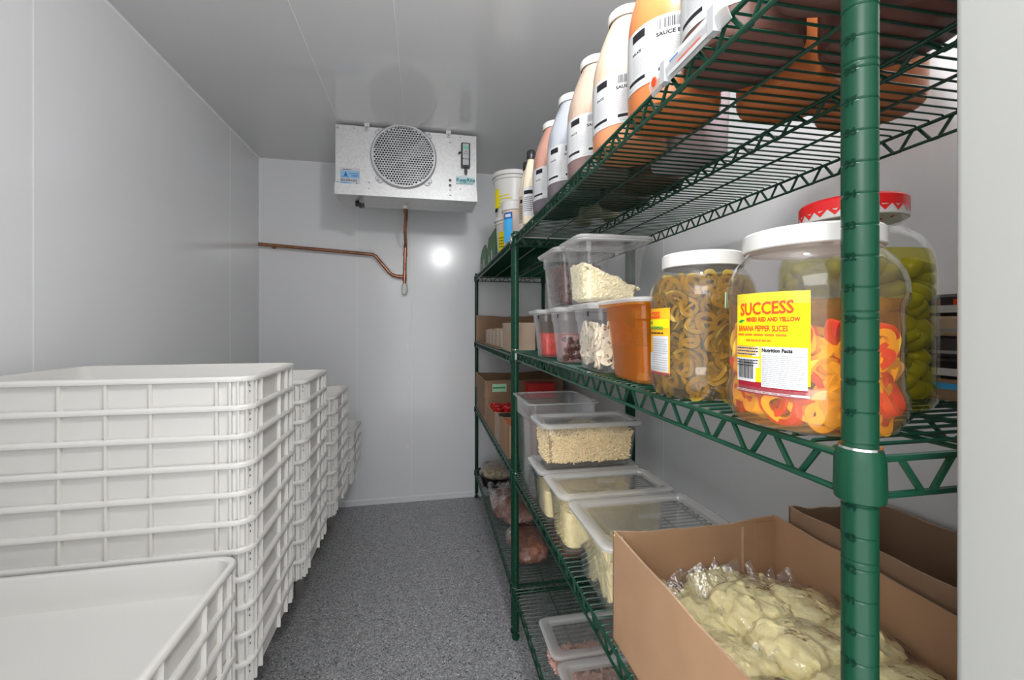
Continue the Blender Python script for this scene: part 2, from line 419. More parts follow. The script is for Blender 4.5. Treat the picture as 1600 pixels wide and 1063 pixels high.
Rg = FR - .012; hs = .0152; rows = 14
def hexring(cx, cy, r, rot=30): return [(cx + r * math.cos(math.radians(60 * q + rot)), cy + r * math.sin(math.radians(60 * q + rot))) for q in range(6)]
for i in range(-14, 15):
    for j in range(-15, 16):
        cx = (j + (i % 2) * .5) * hs; cy = i * hs * .866
        if math.hypot(cx, cy) > Rg: continue
        o6 = hexring(cx, cy, hs * .5774); i6 = hexring(cx, cy, hs * .5774 * .70)
        if math.hypot(cx, cy) > Rg - hs * .35: i6 = hexring(cx, cy, hs * .5774 * .2)
        dz = .018 - .00 * math.hypot(cx, cy)
        vs = [(x, y, dz) for x, y in o6] + [(x, y, dz) for x, y in i6] + [(x, y, dz - .006) for x, y in i6]
        fs = [(q, (q + 1) % 6, 6 + (q + 1) % 6, 6 + q) for q in range(6)] + [(6 + q, 6 + (q + 1) % 6, 12 + (q + 1) % 6, 12 + q) for q in range(6)]
        m.add(vs, fs, GRILLE, TF)
m.obj('fan_guard', ev, smooth=0)
m = M(); m.lathe([(FR - .016, -.0008), (.001, -.0008)], DARK, 40, T=TF @ Matrix.Translation((0, 0, .0016)), cap0=False)
m.obj('fan_opening', ev)
m = M()
for q in range(4):
    T = TF @ Matrix.Rotation(PI / 2 * q + .5, 4, 'Z')
    rings = []
    for s_ in range(6):
        r = .03 + s_ * .024; wd = .035 + .012 * s_
        rings.append([(r, -wd * .5, .003), (r, wd * .5, .010), (r, wd * .5, .0112), (r, -wd * .5, .0042)])
    m.loft(rings, BLADE, T=T)
m.obj('fan_blades', ev)
m = M(); m.lathe([(.035, .001), (.035, .010), (.02, .013), (.005, .0135)], BLADE, 20, T=TF); m.obj('fan_hub', ev)
for x in (EX0 + .17, EX1 - .165):
    m = M(); m.box(x - .014, x + .014, -.012, .05, EZ1 - .004, ZC - .0005, GALV); m.box(x - .011, x + .011, -.014, -.008, EZ1 - .022, ZC - .002, GALV)
    m.lathe([(.007, 0), (.007, .008), (.004, .010)], STEEL, 6, T=Matrix.Translation((x, -.014, EZ1 - .012)) @ Matrix.Rotation(PI / 2, 4, 'X'))
    m.obj('hanging_bracket', ev, smooth=0)
for x, z in ((EX0 + .012, EZ1 - .02), (EX0 + .1, EZ1 - .015), (EX0 + .115, EZ0 + .065), (EX0 + .18, EZ0 + .075), (EX0 + .18, EZ0 + .04), (EX1 - .095, EZ1 - .015), (EX1 - .095, EZ0 + .07), (EX1 - .155, EZ0 + .06), (EX1 - .155, EZ0 + .03), (EX0 + .012, EZ0 + .068), (EX1 - .155, EZ1 - .05)):
    m = M(); m.lathe([(.0045, 0), (.0045, .002), (.002, .004)], STEEL, 8, T=Matrix.Translation((x, -.003, z)) @ Matrix.Rotation(PI / 2, 4, 'X')); m.obj('screw', ev)
for z in (EZ0 + .118, EZ0 + .088):
    m = M(); m.lathe([(.0085, 0), (.0085, .002), (.006, .0022)], BLACK, 14, T=Matrix.Translation((EX1 - .155, 0, z)) @ Matrix.Rotation(PI / 2, 4, 'X')); m.obj('grommet', ev)
# thermostat controller on the right panel
c = M(); cx, cz = .252, 2.268 + .01
c.rbox(.052, .145, 0, .028, .006, BLACK, T=Matrix.Translation((cx, -.003, cz)) @ Matrix.Rotation(PI / 2, 4, 'X')); ctl = c.obj('controller', ev)
c = M(); c.rbox(.036, .088, .028, .031, .004, LGREY, T=Matrix.Translation((cx, -.003, cz + .022)) @ Matrix.Rotation(PI / 2, 4, 'X'))
c.rbox(.036, .034, .028, .030, .004, LGREY, T=Matrix.Translation((cx, -.003, cz - .042)) @ Matrix.Rotation(PI / 2, 4, 'X'))
c.obj('control_panel', ctl)
c = M(); c.box(cx - .015, cx + .015, -.0345, -.034, cz + .034, cz + .050, LCDG); c.obj('display', ctl, smooth=0)
for bx, bz in ((0, .018), (-.009, .006), (.009, .006)):
    c = M(); c.lathe([(.0035, 0), (.003, .002)], DGREY, 10, T=Matrix.Translation((cx + bx, -.034, cz + bz)) @ Matrix.Rotation(PI / 2, 4, 'X')); c.obj('button', ctl)
c = M(); c.lathe([(.009, 0), (.009, .03), (.007, .034), (.007, .04)], DGREY, 12, T=Matrix.Translation((cx + .002, -.018, cz - .07)) @ Matrix.Rotation(PI, 4, 'X')); c.obj('cable_gland', ctl)
c = M(); c.tube([(cx - .026, -.012, cz + .018), (cx - .036, -.014, cz + .020), (cx - .040, -.016, cz + .008)], .004, BLACK); c.obj('probe_lead', ctl)
flat = lambda x, y, h: (x, -.003 - h, y)
d = Decal(flat); d.rect(.196, .306, 2.112, 2.162, TEALL); lab = d.obj('maker_label', ev, smooth=0)
d = Decal(flat, .0008)
d.text('KeepRite', .199, 2.128, .032, TEAL, bold=.03, squash=.92, rise=.02)
d.rect(.222, .304, 2.1225, 2.1245, TEAL, n=1); d.lines(.200, .300, 2.113, 2.120, 1, TEAL, th=.4)
d.obj('lettering', lab, smooth=0)
flat2 = lambda x, y, h: (x, -.0015 - h, y)
d = Decal(flat2); d.rect(EX0 + .024, EX0 + .132, 2.07, 2.165, SILV); d.rect(EX0 + .028, EX0 + .128, 2.108, 2.148, LBLUE, h=.0003)
d.rect(EX0 + .026, EX0 + .082, 2.062, 2.083, SKYB, h=.0003); d.rect(EX0 + .032, EX0 + .077, 2.065, 2.073, WHITEP, h=.0006)
lab = d.obj('service_sticker', ev, smooth=0)
d = Decal(flat2, .0012)
sx = EX0 + .055
d.add([d.fn(sx - .010, 2.118, .0013), d.fn(sx + .010, 2.118, .0013), d.fn(sx, 2.146, .0013)], [(0, 1, 2)], BLUE)
d.rect(EX0 + .034, EX0 + .072, 2.113, 2.116, BLUE, n=1)
d.text('WEST', EX0 + .084, 2.116, .014, BLUE, bold=.03, squash=1.1)
d.lines(EX0 + .075, EX0 + .125, 2.129, 2.137, 1, BLUE, th=.5, seed=3)
d.text('250-294-1633', EX0 + .028, 2.090, .0165, INK, bold=.02, squash=.92)
d.lines(EX0 + .04, EX0 + .105, 2.152, 2.158, 1, INK, th=.5, seed=2)
d.lines(EX0 + .045, EX0 + .075, 2.075, 2.081, 1, BLUE, th=.6, seed=2)
d.obj('lettering', lab, smooth=0)
m = M(); m.tube([(EX0 + .10, .12, EZ0 - .001), (EX0 + .10, .12, EZ0 - .02), (EX0 + .125, .11, EZ0 - .024)], .012, BLACK, 10)
m.tube([(EX0 + .125, .11, EZ0 - .018), (EX0 + .128, .11, EZ0 - .04)], .016, BLACK, 10); m.obj('cable_clamp', ev)
# drain line
dr = thing('drain_pipe', 'copper drain pipe running from the cooling unit down and along the back wall', 'pipe', (0, 0, 0))
PY = YB - .05
m = M()
m.tube([(-.098, EY + .17, EZ0 - .004), (-.096, EY + .19, 1.972), (-.095, EY + .2, 1.962), (-.106, EY + .33, 1.905), (-.112, 3.17, 1.865), (-.114, PY, 1.84), (-.116, PY, 1.80), (-.120, PY, 1.575)], .0115, COPPER, 12)
m.tube([(-.120, PY, 1.625), (-.155, PY, 1.628), (-.20, PY, 1.635), (-.225, PY, 1.655), (-.315, PY, 1.765), (-.335, PY, 1.778), (-.37, PY, 1.782), (XL + .012, PY, 1.826)], .0115, COPPER, 12)
m.obj('copper_tube', dr)
m = M()
for p, q in (((-.0975, EY + .178, 1.995), (-.0965, EY + .187, 1.978)), ((-.1155, PY, 1.80), (-.1165, PY, 1.775)), ((-.1195, PY, 1.65), (-.1205, PY, 1.60)), ((-.145, PY, 1.6275), (-.165, PY, 1.629))):
    m.tube([p, q], .0145, COPPER, 12)
m.obj('pipe_fitting', dr)
m = M(); m.lathe([(.014, 1.578), (.02, 1.57), (.022, 1.53), (.018, 1.508), (.01, 1.500), (.004, 1.498)], PVCW, 18, c=(-.120, PY)); m.lathe([(.017, 2.016), (.017, 1.996)], PVCW, 14, c=(-.098, EY + .17)); m.obj('end_cap', dr)
m = M()
for px, pz in ((-.99, 1.820),):
    m.lathe([(.016, 0), (.016, .004)], COPPER, 10, T=Matrix.Translation((px, YB, pz)) @ Matrix.Rotation(PI / 2, 4, 'X')); m.tube([(px, YB, pz), (px, PY, pz)], .004, COPPER)
m.obj('pipe_hanger', dr)

# ------------------------------------------------------------ wire shelving
SL, SW, AX = 1.446, .512, .0152
SROT = -AX
def S(u, v, z=0): return (.3545 + AX * u + v, .294 + u - AX * v, z)
def post_mesh(h, numbers):
    m = M(); prof = [(.0135, 0.0), (.0155, .004), (.0155, .012), (.007, .018), (.007, .03), (.0127, .032)]
    z = .0435; n = 1
    while z < h - .02:
        dbl = (n % 8 == 2)
        prof += [(.0127, z - .0012), (.0119, z), (.0127, z + .0012)]
        if dbl: prof += [(.0127, z + .0045), (.0119, z + .0057), (.0127, z + .0069)]
        z += .0254; n += 1
    prof += [(.0127, h - .006), (.0115, h), (.002, h)]
    m.lathe(prof, GREENP, 28)
    return m
def collar_mesh():
    m = M(); m.lathe([(.0128, .007), (.0155, .0075), (.0163, .004), (.0176, -.002), (.0182, -.028), (.0175, -.034), (.0150, -.036), (.0128, -.035)], GREENP, 28, cap0=False, cap1=False)
    return m
def clip_mesh():
    m = M(); m.lathe([(.0130, .0095), (.0150, .0095), (.0152, .006), (.0130, .006)], CHROME, 28, cap0=False, cap1=False); return m
def shelf_mesh(L=SL, W=SW):
    m = M(); e = .008; rt = .0034; rb = .003
    nz = int(round(L / .0635)); pz = (L - .036) / nz
    def truss(x, z0, dz, y0, y1, horizontal=None):
        m.tube([(x, y0, z0), (x, y1, z0)], rt, GREEN, 8); m.tube([(x, y0, z0 - dz), (x, y1, z0 - dz)], rb, GREEN, 8)
        p = []; q = int((y1 - y0) / .0635); st = (y1 - y0 - .03) / q
        for i in range(q):
            a = y0 + .015 + i * st
            for f, zz in ((-.08, 0), (.08, 0), (.42, -dz), (.58, -dz)): p.append((x + .0035, a + f * st, z0 + zz))
        p.append((x + .0035, y0 + .015 + q * st, z0))
        m.tube(p, .0026, GREEN, 6)
    truss(-e, 0, .030, .012, L - .012)
    truss(W + e, 0, .030, .012, L - .012)
    truss(W * .5, -.0045, .022, .0, L)
    for x in (W * .25, W * .75): m.tube([(x, 0, -.0035), (x, L, -.0035)], .0026, GREEN, 6)
    for y in (-e, L + e):
        m.tube([(.012, y, 0), (W - .012, y, 0)], rt, GREEN, 8); m.tube([(.012, y, -.03), (W - .012, y, -.03)], rb, GREEN, 8)
        p = []; q = int((W - .03) / .0635); st = (W - .03 - .02) / q
        for i in range(q):
            a = .025 + i * st
            for f, zz in ((-.08, 0), (.08, 0), (.42, -.03), (.58, -.03)): p.append((a + f * st, y + .0, zz))
        m.tube(p, .0026, GREEN, 6)
    n = 67
    for i in range(n):
        y = .018 + (L - .036) * i / (n - 1)
        m.tube([(-e, y, .0002), (-e + .004, y, .004), (W + e - .004, y, .004), (W + e, y, .0002)], .0018, GREEN, 5)
    return m
post_me = post_mesh(1.665, True); collar_me = collar_mesh(); clip_me = clip_mesh(); shelf_me = shelf_mesh()
def shelving(label, u0, zs, first=None):
    t = thing('wire_shelving_unit', label, 'shelving', S(u0, 0), SROT, 'green wire shelving units')
    posts = []
    for (x, y) in ((0, 0), (0, SL), (SW, 0), (SW, SL)):
        if shelving.post is None: p = post_me.obj('post', t, smooth=18); shelving.post = p
        else: p = shelving.post.copy(); COL.objects.link(p); p.parent = t
        p.location = (x, y, 0); posts.append(p)
    for z in zs:
        if shelving.shelf is None: s = shelf_me.obj('shelf', t); shelving.shelf = s
        else: s = shelving.shelf.copy(); COL.objects.link(s); s.parent = t
        s.location = (0, 0, z)
        for (x, y) in ((0, 0), (0, SL), (SW, 0), (SW, SL)):
            if shelving.collar is None: c = collar_me.obj('collar', s); shelving.collar = c; g = clip_me.obj('collar_ring', s); shelving.clip = g
            else:
                c = shelving.collar.copy(); COL.objects.link(c); c.parent = s
                g = shelving.clip.copy(); COL.objects.link(g); g.parent = s
            c.location = (x, y, 0); g.location = (x, y, 0)
    return t, posts
shelving.post = shelving.shelf = shelving.collar = shelving.clip = None
ZT, ZM, Z3, Z4 = 1.640, 1.174, .672, .205
un, pn = shelving('green wire shelving unit nearest the door holding the pickle jars', 0, (ZT, ZM, Z3, Z4))
uf, pf = shelving('green wire shelving unit standing against the back wall', SL + .038, (ZT, 1.155, Z3, Z4 - .005))
# groove numbers on the near post (facing the aisle)
for n in list(range(38, 60)):
    if n in (45, 46): continue
    az = math.radians(-168)
    d = Decal(arcmap(.0127, az), .0005)
    d.text(str(n), 0, 1.2085 + (n - 47) * .0254, .0088, NUMI, bold=.03, align='CENTER')
    d.obj('post_number', pn[0], smooth=0)
TOPS = .006   # wire surface above shelf z
# round magnet / plastic clip / label strip on the rails
m = M(); m.lathe([(.016, 0), (.017, .003), (.014, .007), (.012, .0065), (.003, .007)], CHROME, 22, T=Matrix.Rotation(-PI / 2, 4, 'Y'))
o = m.obj('round_magnet', None, loc=S(SL - .012, -.0185, ZT - .012)); tag(o, 'small round shiny metal disc at the top of the middle green post', 'magnet')
m = M(); m.rbox(.006, .016, -.022, .004, .002, LGREY); m.box(-.002, .003, -.008, .008, -.030, -.022, BLACK)
o = m.obj('plastic_clip', None, loc=S(SL - .075, -.0150, ZM - .006), rot=SROT); tag(o, 'small grey clip on the front rail of the jar shelf', 'clip')
t = thing('shelf_label_holder', 'clear plastic label holder clipped on the front rail of the top shelf', 'label holder', S(.135, -.0135, ZT + .004), SROT)
m = M()
arc = [(-.002 + -.006 * math.sin(a), -.015 + .030 * (q / 8)) for q, a in ((q, PI * q / 8) for q in range(9))]
ring = lambda y: [(x, y, z) for x, z in arc] + [(x + .0015, y, z) for x, z in reversed(arc)]
m.loft([ring(0), ring(.175)], RIMC); m.obj('clear_cover', t)
m = M(); m.box(-.0065, -.0060, .035, .125, -.012, .012, WHITEP); pp = m.obj('paper_insert', t, smooth=0)
m = M(); m.box(-.0071, -.0066, .05, .10, -.006, -.003, REDINK); m.box(-.0071, -.0066, .10, .12, .003, .007, BLUE); m.box(-.0071, -.0066, .045, .11, .002, .0035, GINK); m.obj('printing', pp, smooth=0)
for q in (.022, .130):
    m = M(); m.box(-.0092, .001, q, q + .012, -.0155, .0155, LGREY); m.obj('end_clip', t, smooth=0)
m = M(); m.lathe([(.007, 0), (.006, .0015)], REDINK, 14, T=Matrix.Translation((-.0082, .160, 0)) @ Matrix.Rotation(-PI / 2, 4, 'Y')); m.obj('red_dot', t)

# ------------------------------------------------------------ dough trays
def tray_mesh():
    m = M(); W, D, r = .61, .405, .045
    def R(ins, z): return rr(W - 2 * ins, D - 2 * ins, max(.01, r - ins * .7), z, 5)
    m.loft([R(.030, .0), R(.026, .002), R(.025, .0110), R(.0135, .0135), R(.0115, .078), R(.0035, .0795), R(.0008, .081), R(0, .085), R(.0005, .091), R(.003, .0945), R(.008, .0955),
            R(.0125, .0945), R(.0155, .090), R(.0175, .03), R(.024, .012), R(.034, .009)], TRAY)
    for sx in (-1, 1):
        for y in (-.152, -.112, .036, .105, .150):
            x0, x1 = sorted((sx * (W / 2 - .0150), sx * (W / 2 - .0035))); m.box(x0, x1, y - .0026, y + .0026, .015, .0805, TRAY)
        for y, z in ((-.170, .066), (-.170, .050), (-.055, .066)):
            m.lathe([(.0035, 0), (.0035, .0012)], HOLE, 8, T=Matrix.Translation((sx * (W / 2 - .0140), y, z)) @ Matrix.Rotation(sx * PI / 2, 4, 'Y'))
    for sy in (-1, 1):
        for x in (-.257, -.228, -.09, .0, .09, .228, .257):
            y0, y1 = sorted((sy * (D / 2 - .0150), sy * (D / 2 - .0035))); m.box(x - .0026, x + .0026, y0, y1, .015, .0805, TRAY)
        for sx in (-1, 1):     # corner ribs
            for a in (20, 45, 70):
                ca, sa = math.cos(math.radians(a)), math.sin(math.radians(a)); cx, cy = sx * (W / 2 - r), sy * (D / 2 - r)
                p0 = (cx + sx * ca * (r - .0150), cy + sy * sa * (r - .0150)); p1 = (cx + sx * ca * (r - .0030), cy + sy * sa * (r - .0030))
                nx, ny = -(p1[1] - p0[1]), p1[0] - p0[0]; l = math.hypot(nx, ny); nx, ny = nx / l * .0016, ny / l * .0016
                m.loft([[(p0[0] - nx, p0[1] - ny, z), (p1[0] - nx, p1[1] - ny, z), (p1[0] + nx, p1[1] + ny, z), (p0[0] + nx, p0[1] + ny, z)] for z in (.015, .0805)], TRAY)
    m.v = [(x, y, z * .89) for x, y, z in m.v]
    return m
tray0 = None; PITCH = .0696; TB = .378
ORD = ['topmost', 'second from the top', 'third from the top', 'fourth from the top', 'fifth from the top', 'sixth from the top', 'seventh from the top', 'eighth from the top', 'ninth from the top', 'tenth from the top', 'next to lowest', 'lowest']
R = random.Random(3)
def tray_stack(xr, yc, n, where, ztop):
    global tray0
    for i in range(n):
        if tray0 is None: o = tray_mesh().obj('dough_tray'); tray0 = o
        else: o = tray0.copy(); COL.objects.link(o)
        kk = n - 1 - i
        which = ORD[kk] if kk < n - 2 or kk == 0 else ('lowest' if kk == n - 1 else 'next to lowest')
        o.location = (xr - .305 + R.uniform(-.0012, .0012), yc + R.uniform(-.0012, .0012), ztop - .085 - PITCH * kk)
        o.rotation_euler = (0, 0, R.uniform(-.0018, .0018))
        tag(o, 'white plastic dough tray, %s of %s' % (which, where), 'tray', 'stacked white dough trays')
tray_stack(-.416, .938, 5, 'the low stack nearest the camera', .741)
tray_stack(-.404, 1.362, 11, 'the tallest stack', 1.159)
tray_stack(-.397, 1.828, 10, 'the stack just behind the tallest', 1.0894)
tray_stack(-.392, 2.336, 8, 'the third stack back', .950)
tray_stack(-.379, 2.750, 4, 'the short stack farthest back', .672)
# low steel bench under the trays
rk = thing('low_metal_bench', 'low grey metal bench under the stacks of white trays', 'bench', (-.70, 0, 0))
TBZ = .376
m = M()
for x in (-.26, .10):
    m.box(x - .02, x + .02, .72, 3.0, TBZ - .032, TBZ, STEEL)
for y in (.74, 1.14, 1.60, 2.06, 2.54, 2.98): m.box(-.26, .10, y - .015, y + .015, TBZ - .028, TBZ - .002, STEEL)
m.obj('frame', rk, smooth=0)
for x in (-.26, .118):
    for y in (.80, 2.215, 2.94):
        m = M(); m.box(x - .0, x + .038, y - .002, y + .002, 0, TBZ - .030, STEEL); m.box(x - .001, x + .003, y, y + .034, 0, TBZ - .030, STEEL); m.obj('leg', rk, smooth=0)

# ------------------------------------------------------------ food pans and their fillings
def pan_mesh(W, D, h, mat, step=.8, rimmat=None):
    m = M(); r = .022
    def Rg(ins, z): return rr(W - 2 * ins, D - 2 * ins, max(.01, r + .004 - ins * .2), z, 4)
    taper = .010
    outer = [Rg(.016 + taper + .006, 0), Rg(.0155 + taper, .003), Rg(.015 + taper, .008), Rg(.0155, h * step - .004), Rg(.0125, h * step), Rg(.0115, h - .006)]
    inner = [Rg(.0145, h - .002), Rg(.0150, h * step), Rg(.018, h * step - .005), Rg(.0175 + taper, .011), Rg(.022 + taper, .004)]
    m.loft(outer, mat, cap1=False)
    m.loft(inner, mat, cap0=False)
    m.loft([outer[-1], Rg(.002, h - .0055), Rg(0, h - .004), Rg(0, h - .001), Rg(.002, h), Rg(.0125, h), inner[0]], rimmat or RIMC, cap0=False, cap1=False)
    return m
def lid_mesh(W, D, mat=FROST, recess=True):
    m = M(); r = .026
    def Rg(ins, z): return rr(W - 2 * ins, D - 2 * ins, max(.008, r - ins * .3), z, 4)
    m.loft([Rg(.001, -.004), Rg(-.002, -.003), Rg(-.0025, .001), Rg(0, .004), Rg(.006, .0055), Rg(.017, .0055), Rg(.022, .003), Rg(.024, -.003), Rg(.034, -.004)], RIMC, cap0=False, cap1=False)
    m.loft([Rg(.034, -.004), Rg(.036, -.004)], mat, cap0=False)
    m.loft([Rg(.05, -.003), Rg(.052, -.001), Rg(.056, -.001)], mat, cap0=False)
    m.loft([Rg(.017, .003), Rg(.024, -.0055), Rg(.034, -.0065)], mat, cap0=False)
    return m
def pan(name, label, cat, loc, W, D, h, mat=CLEAR, lid=None, rz=SROT, group=None, lidmat=FROST, rimmat=None, tilt=0):
    t = thing(name, label, cat, loc, rz, group)
    pan_mesh(W, D, h, mat, rimmat=rimmat).obj('pan_body', t)
    if lid:
        l = lid_mesh(W, D, lidmat).obj('lid', t, loc=(0, 0, h + .003))
        m = M(); m.rbox(.055, .018, .0005, .009, .007, lidmat, ch=.002); m.obj('lid_handle', l)
    return t
def heap_rings(W, D, z0, h, top, mat, m, seed=0, amp=.01, nx=16, ny=12, taper=.010, H=None):
    """solid block filling a pan interior up to 'top(x,y)'"""
    sh = lambda z: taper * (1 - z / (H or h))
    rings = [rr(W - 2 * sh(0) - .012, D - 2 * sh(0) - .012, .018, z0, 4), rr(W - 2 * sh(0), D - 2 * sh(0), .02, z0 + .006, 4)]
    zl = min(top(sx * W / 2, sy * D / 2) for sx in (-1, 1) for sy in (-1, 1))
    base = rr(W - 2 * sh(zl), D - 2 * sh(zl), .02, 0, 4)
    rings.append([(x, y, z0 + max(.008, top(x, y) * .999)) for x, y, z in base])
    for f in (.85, .65, .45, .25, .08):
        rings.append([(x * f, y * f, z0 + top(x * f, y * f) + amp * .5 * noise.noise(Vector((x * f * 40, y * f * 40, seed)))) for x, y, z in base])
    m.loft(rings, mat)
def stick(m, p, L, r, mat, R, d=None):
    d = d or Vector((R.gauss(0, 1), R.gauss(0, 1), R.gauss(0, .7))).normalized()
    a = d.orthogonal().normalized(); b = d.cross(a); p = Vector(p)
    c = d * (L / 2); bend = a * L * R.uniform(-.12, .12)
    rings = [[p + c * s + (bend if s == 0 else Vector()) + (a * x + b * y) * r for x, y in ((-1, -1), (1, -1), (1, 1), (-1, 1))] for s in (-1, 0, 1)]
    m.loft([[tuple(q) for q in g] for g in rings], mat)
def chunk(m, p, s, mat, R):
    p = Vector(p); v = [p + Vector((x * R.uniform(.5, 1), y * R.uniform(.5, 1), z * R.uniform(.5, 1))) * s for x in (-1, 1) for y in (-1, 1) for z in (-1, 1)]
    Tm = Matrix.Translation(p) @ Matrix.Rotation(R.uniform(0, 6), 4, Vector((R.gauss(0, 1), R.gauss(0, 1), R.gauss(0, 1)))) @ Matrix.Translation(-p)
    m.add(v, [(0, 1, 3, 2), (4, 6, 7, 5), (0, 4, 5, 1), (2, 3, 7, 6), (0, 2, 6, 4), (1, 5, 7, 3)], mat, Tm)
def ringlet(m, p, R0, r0, mat, T=None, seg=12, s2=6, sq=1.0):
    vs = []; fs = []
    for i in range(seg):
        a = 2 * PI * i / seg
        for j in range(s2):
            b = 2 * PI * j / s2; rad = R0 + r0 * math.cos(b); vs.append((rad * math.cos(a), rad * math.sin(a), r0 * sq * math.sin(b)))
    for i in range(seg):
        for j in range(s2):
            fs.append((i * s2 + j, ((i + 1) % seg) * s2 + j, ((i + 1) % seg) * s2 + (j + 1) % s2, i * s2 + (j + 1) % s2))
    m.add(vs, fs, mat, T)
def surf_point(W, D, z0, top, R, taper, H, wts=(1, 1, 1.2), hmax=None):
    """random point on left / front / top surface of a filling"""
    q = R.random() * sum(wts)
    if q < wts[0]: y = R.uniform(-D / 2 + .015, D / 2 - .015); x = -W / 2; z = R.uniform(.006, max(.01, top(x, y))); s = taper * (1 - z / H); return (x + s + .001, y * (1 - 2 * s / D), z0 + z)
    if q < wts[0] + wts[1]: x = R.uniform(-W / 2 + .015, W / 2 - .015); y = -D / 2; z = R.uniform(.006, max(.01, top(x, y))); s = taper * (1 - z / H); return (x * (1 - 2 * s / W), y + s + .001, z0 + z)
    x = R.uniform(-W / 2 + .008, W / 2 - .008); y = R.uniform(-D / 2 + .008, D / 2 - .008); return (x, y, z0 + top(x, y))
WI = .038   # rim width minus inner width

# third shelf: pans of cheese etc
zs3 = Z3 + TOPS
def at_near(xn, yn, W, D, z, rz=SROT): return (xn + W / 2, yn + D / 2, z)
# tall empty bin
tb = pan('tall_clear_bin', 'tall empty clear bin standing beside the middle green post', 'bin', at_near(.352, 1.425, .265, .285, zs3), .265, .285, .335, CLEARM)
# bottom one under the shredded cheese
c3 = pan('clear_food_pan', 'lidded clear pan under the shredded cheese pan', 'food pan', at_near(.345, 1.245, .325, .18, zs3), .325, .18, .158, CLEAR, True, group='clear lidded food pans')
c4 = pan('clear_food_pan', 'lidded clear pan holding pale shredded cheese, on top of another pan', 'food pan', at_near(.352, 1.238, .325, .178, zs3 + .1685), .325, .178, .130, CLEAR, True, group='clear lidded food pans')
c2 = pan('clear_food_pan', 'lidded clear pan of yellow grated cheese, in front of the shredded cheese', 'food pan', at_near(.347, 1.058, .325, .178, zs3), .325, .178, .158, CLEAR, True, group='clear lidded food pans')
c1 = pan('clear_food_pan', 'wide lidded clear pan of pale potato sticks beside the cardboard box', 'food pan', at_near(.358, .805, .325, .245, zs3), .325, .245, .152, CLEAR, True, group='clear lidded food pans')
def fillobj(name, m, ref, label, cat, kind='stuff'):
    o = m.obj(name, None, loc=ref.location, rot=ref.rotation_euler); return tag(o, label, cat, kind=kind)
R = random.Random(11)
top = lambda x, y: .094 + .006 * math.sin(x * 30 + 1) + .005 * noise.noise(Vector((x * 25, y * 25, 0)))
m = M(); Wc, Dc = .325 - WI, .178 - WI
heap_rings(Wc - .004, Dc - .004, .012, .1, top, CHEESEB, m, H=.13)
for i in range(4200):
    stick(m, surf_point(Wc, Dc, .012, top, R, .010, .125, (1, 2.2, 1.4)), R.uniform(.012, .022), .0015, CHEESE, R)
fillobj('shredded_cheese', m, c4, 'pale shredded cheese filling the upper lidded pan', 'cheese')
top = lambda x, y: .096 + .012 * noise.noise(Vector((x * 18, y * 18, 4)))
m = M(); heap_rings(Wc, Dc, .012, .1, top, PARM, m, seed=3, amp=.012, H=.15)
for i in range(900): stick(m, surf_point(Wc, Dc, .012, top, R, .010, .15, (1.4, .4, 1.4)), R.uniform(.005, .010), .0011, PARM, R)
fillobj('grated_cheese', m, c2, 'yellow grated cheese in the lidded pan in front of the shredded cheese', 'cheese')
m = M(); top = lambda x, y: .085; heap_rings(Wc, Dc, .012, .1, top, PARM, m, seed=5, amp=.01, H=.15)
fillobj('grated_cheese', m, c3, 'pale yellow cheese in the lower pan under the shredded cheese', 'cheese')
# potato sticks, one by one
sm = M(); sm.rbox(.011, .011, -.042, .042, .002, STICK, n=1, ch=.0015); st0 = None
Wd, Dd = .325 - WI, .245 - WI
R = random.Random(5); cnt = 0
for i in range(130):
    if st0 is None: o = sm.obj('potato_stick'); st0 = o
    else: o = st0.copy(); COL.objects.link(o)
    lay = R.random()
    if i < 60:    # against the aisle side
        z = .022 + (i // 10) * .013; y = -Dd / 2 + .045 + (i % 10) * (Dd - .09) / 9 + R.uniform(-.008, .008); x = -Wd / 2 + .016 + R.uniform(0, .008)
        rot = (R.uniform(-1.2, 1.2) + (PI / 2 if R.random() < .5 else 0), R.uniform(-.15, .15), 0)
        z = max(.035, min(.082, z + .02))
    else:
        x = R.uniform(-Wd / 2 + .045, Wd / 2 - .045); y = R.uniform(-Dd / 2 + .045, Dd / 2 - .045); z = .075 + R.uniform(-.012, .02)
        rot = (PI / 2 + R.uniform(-.25, .25), 0, R.uniform(0, PI))
    Tm = Matrix.Translation(c1.location) @ Matrix.Rotation(SROT, 4, 'Z') @ Matrix.Translation((x, y, z))
    from mathutils import Euler
    o.matrix_world = Tm @ Euler(rot).to_matrix().to_4x4()
    tag(o, 'thick pale yellow potato stick in the wide pan beside the cardboard box', 'potato stick', 'potato sticks in the wide pan')
m = M(); top = lambda x, y: .060; heap_rings(Wd - .03, Dd - .03, .012, .06, top, STICK, m, H=.15)
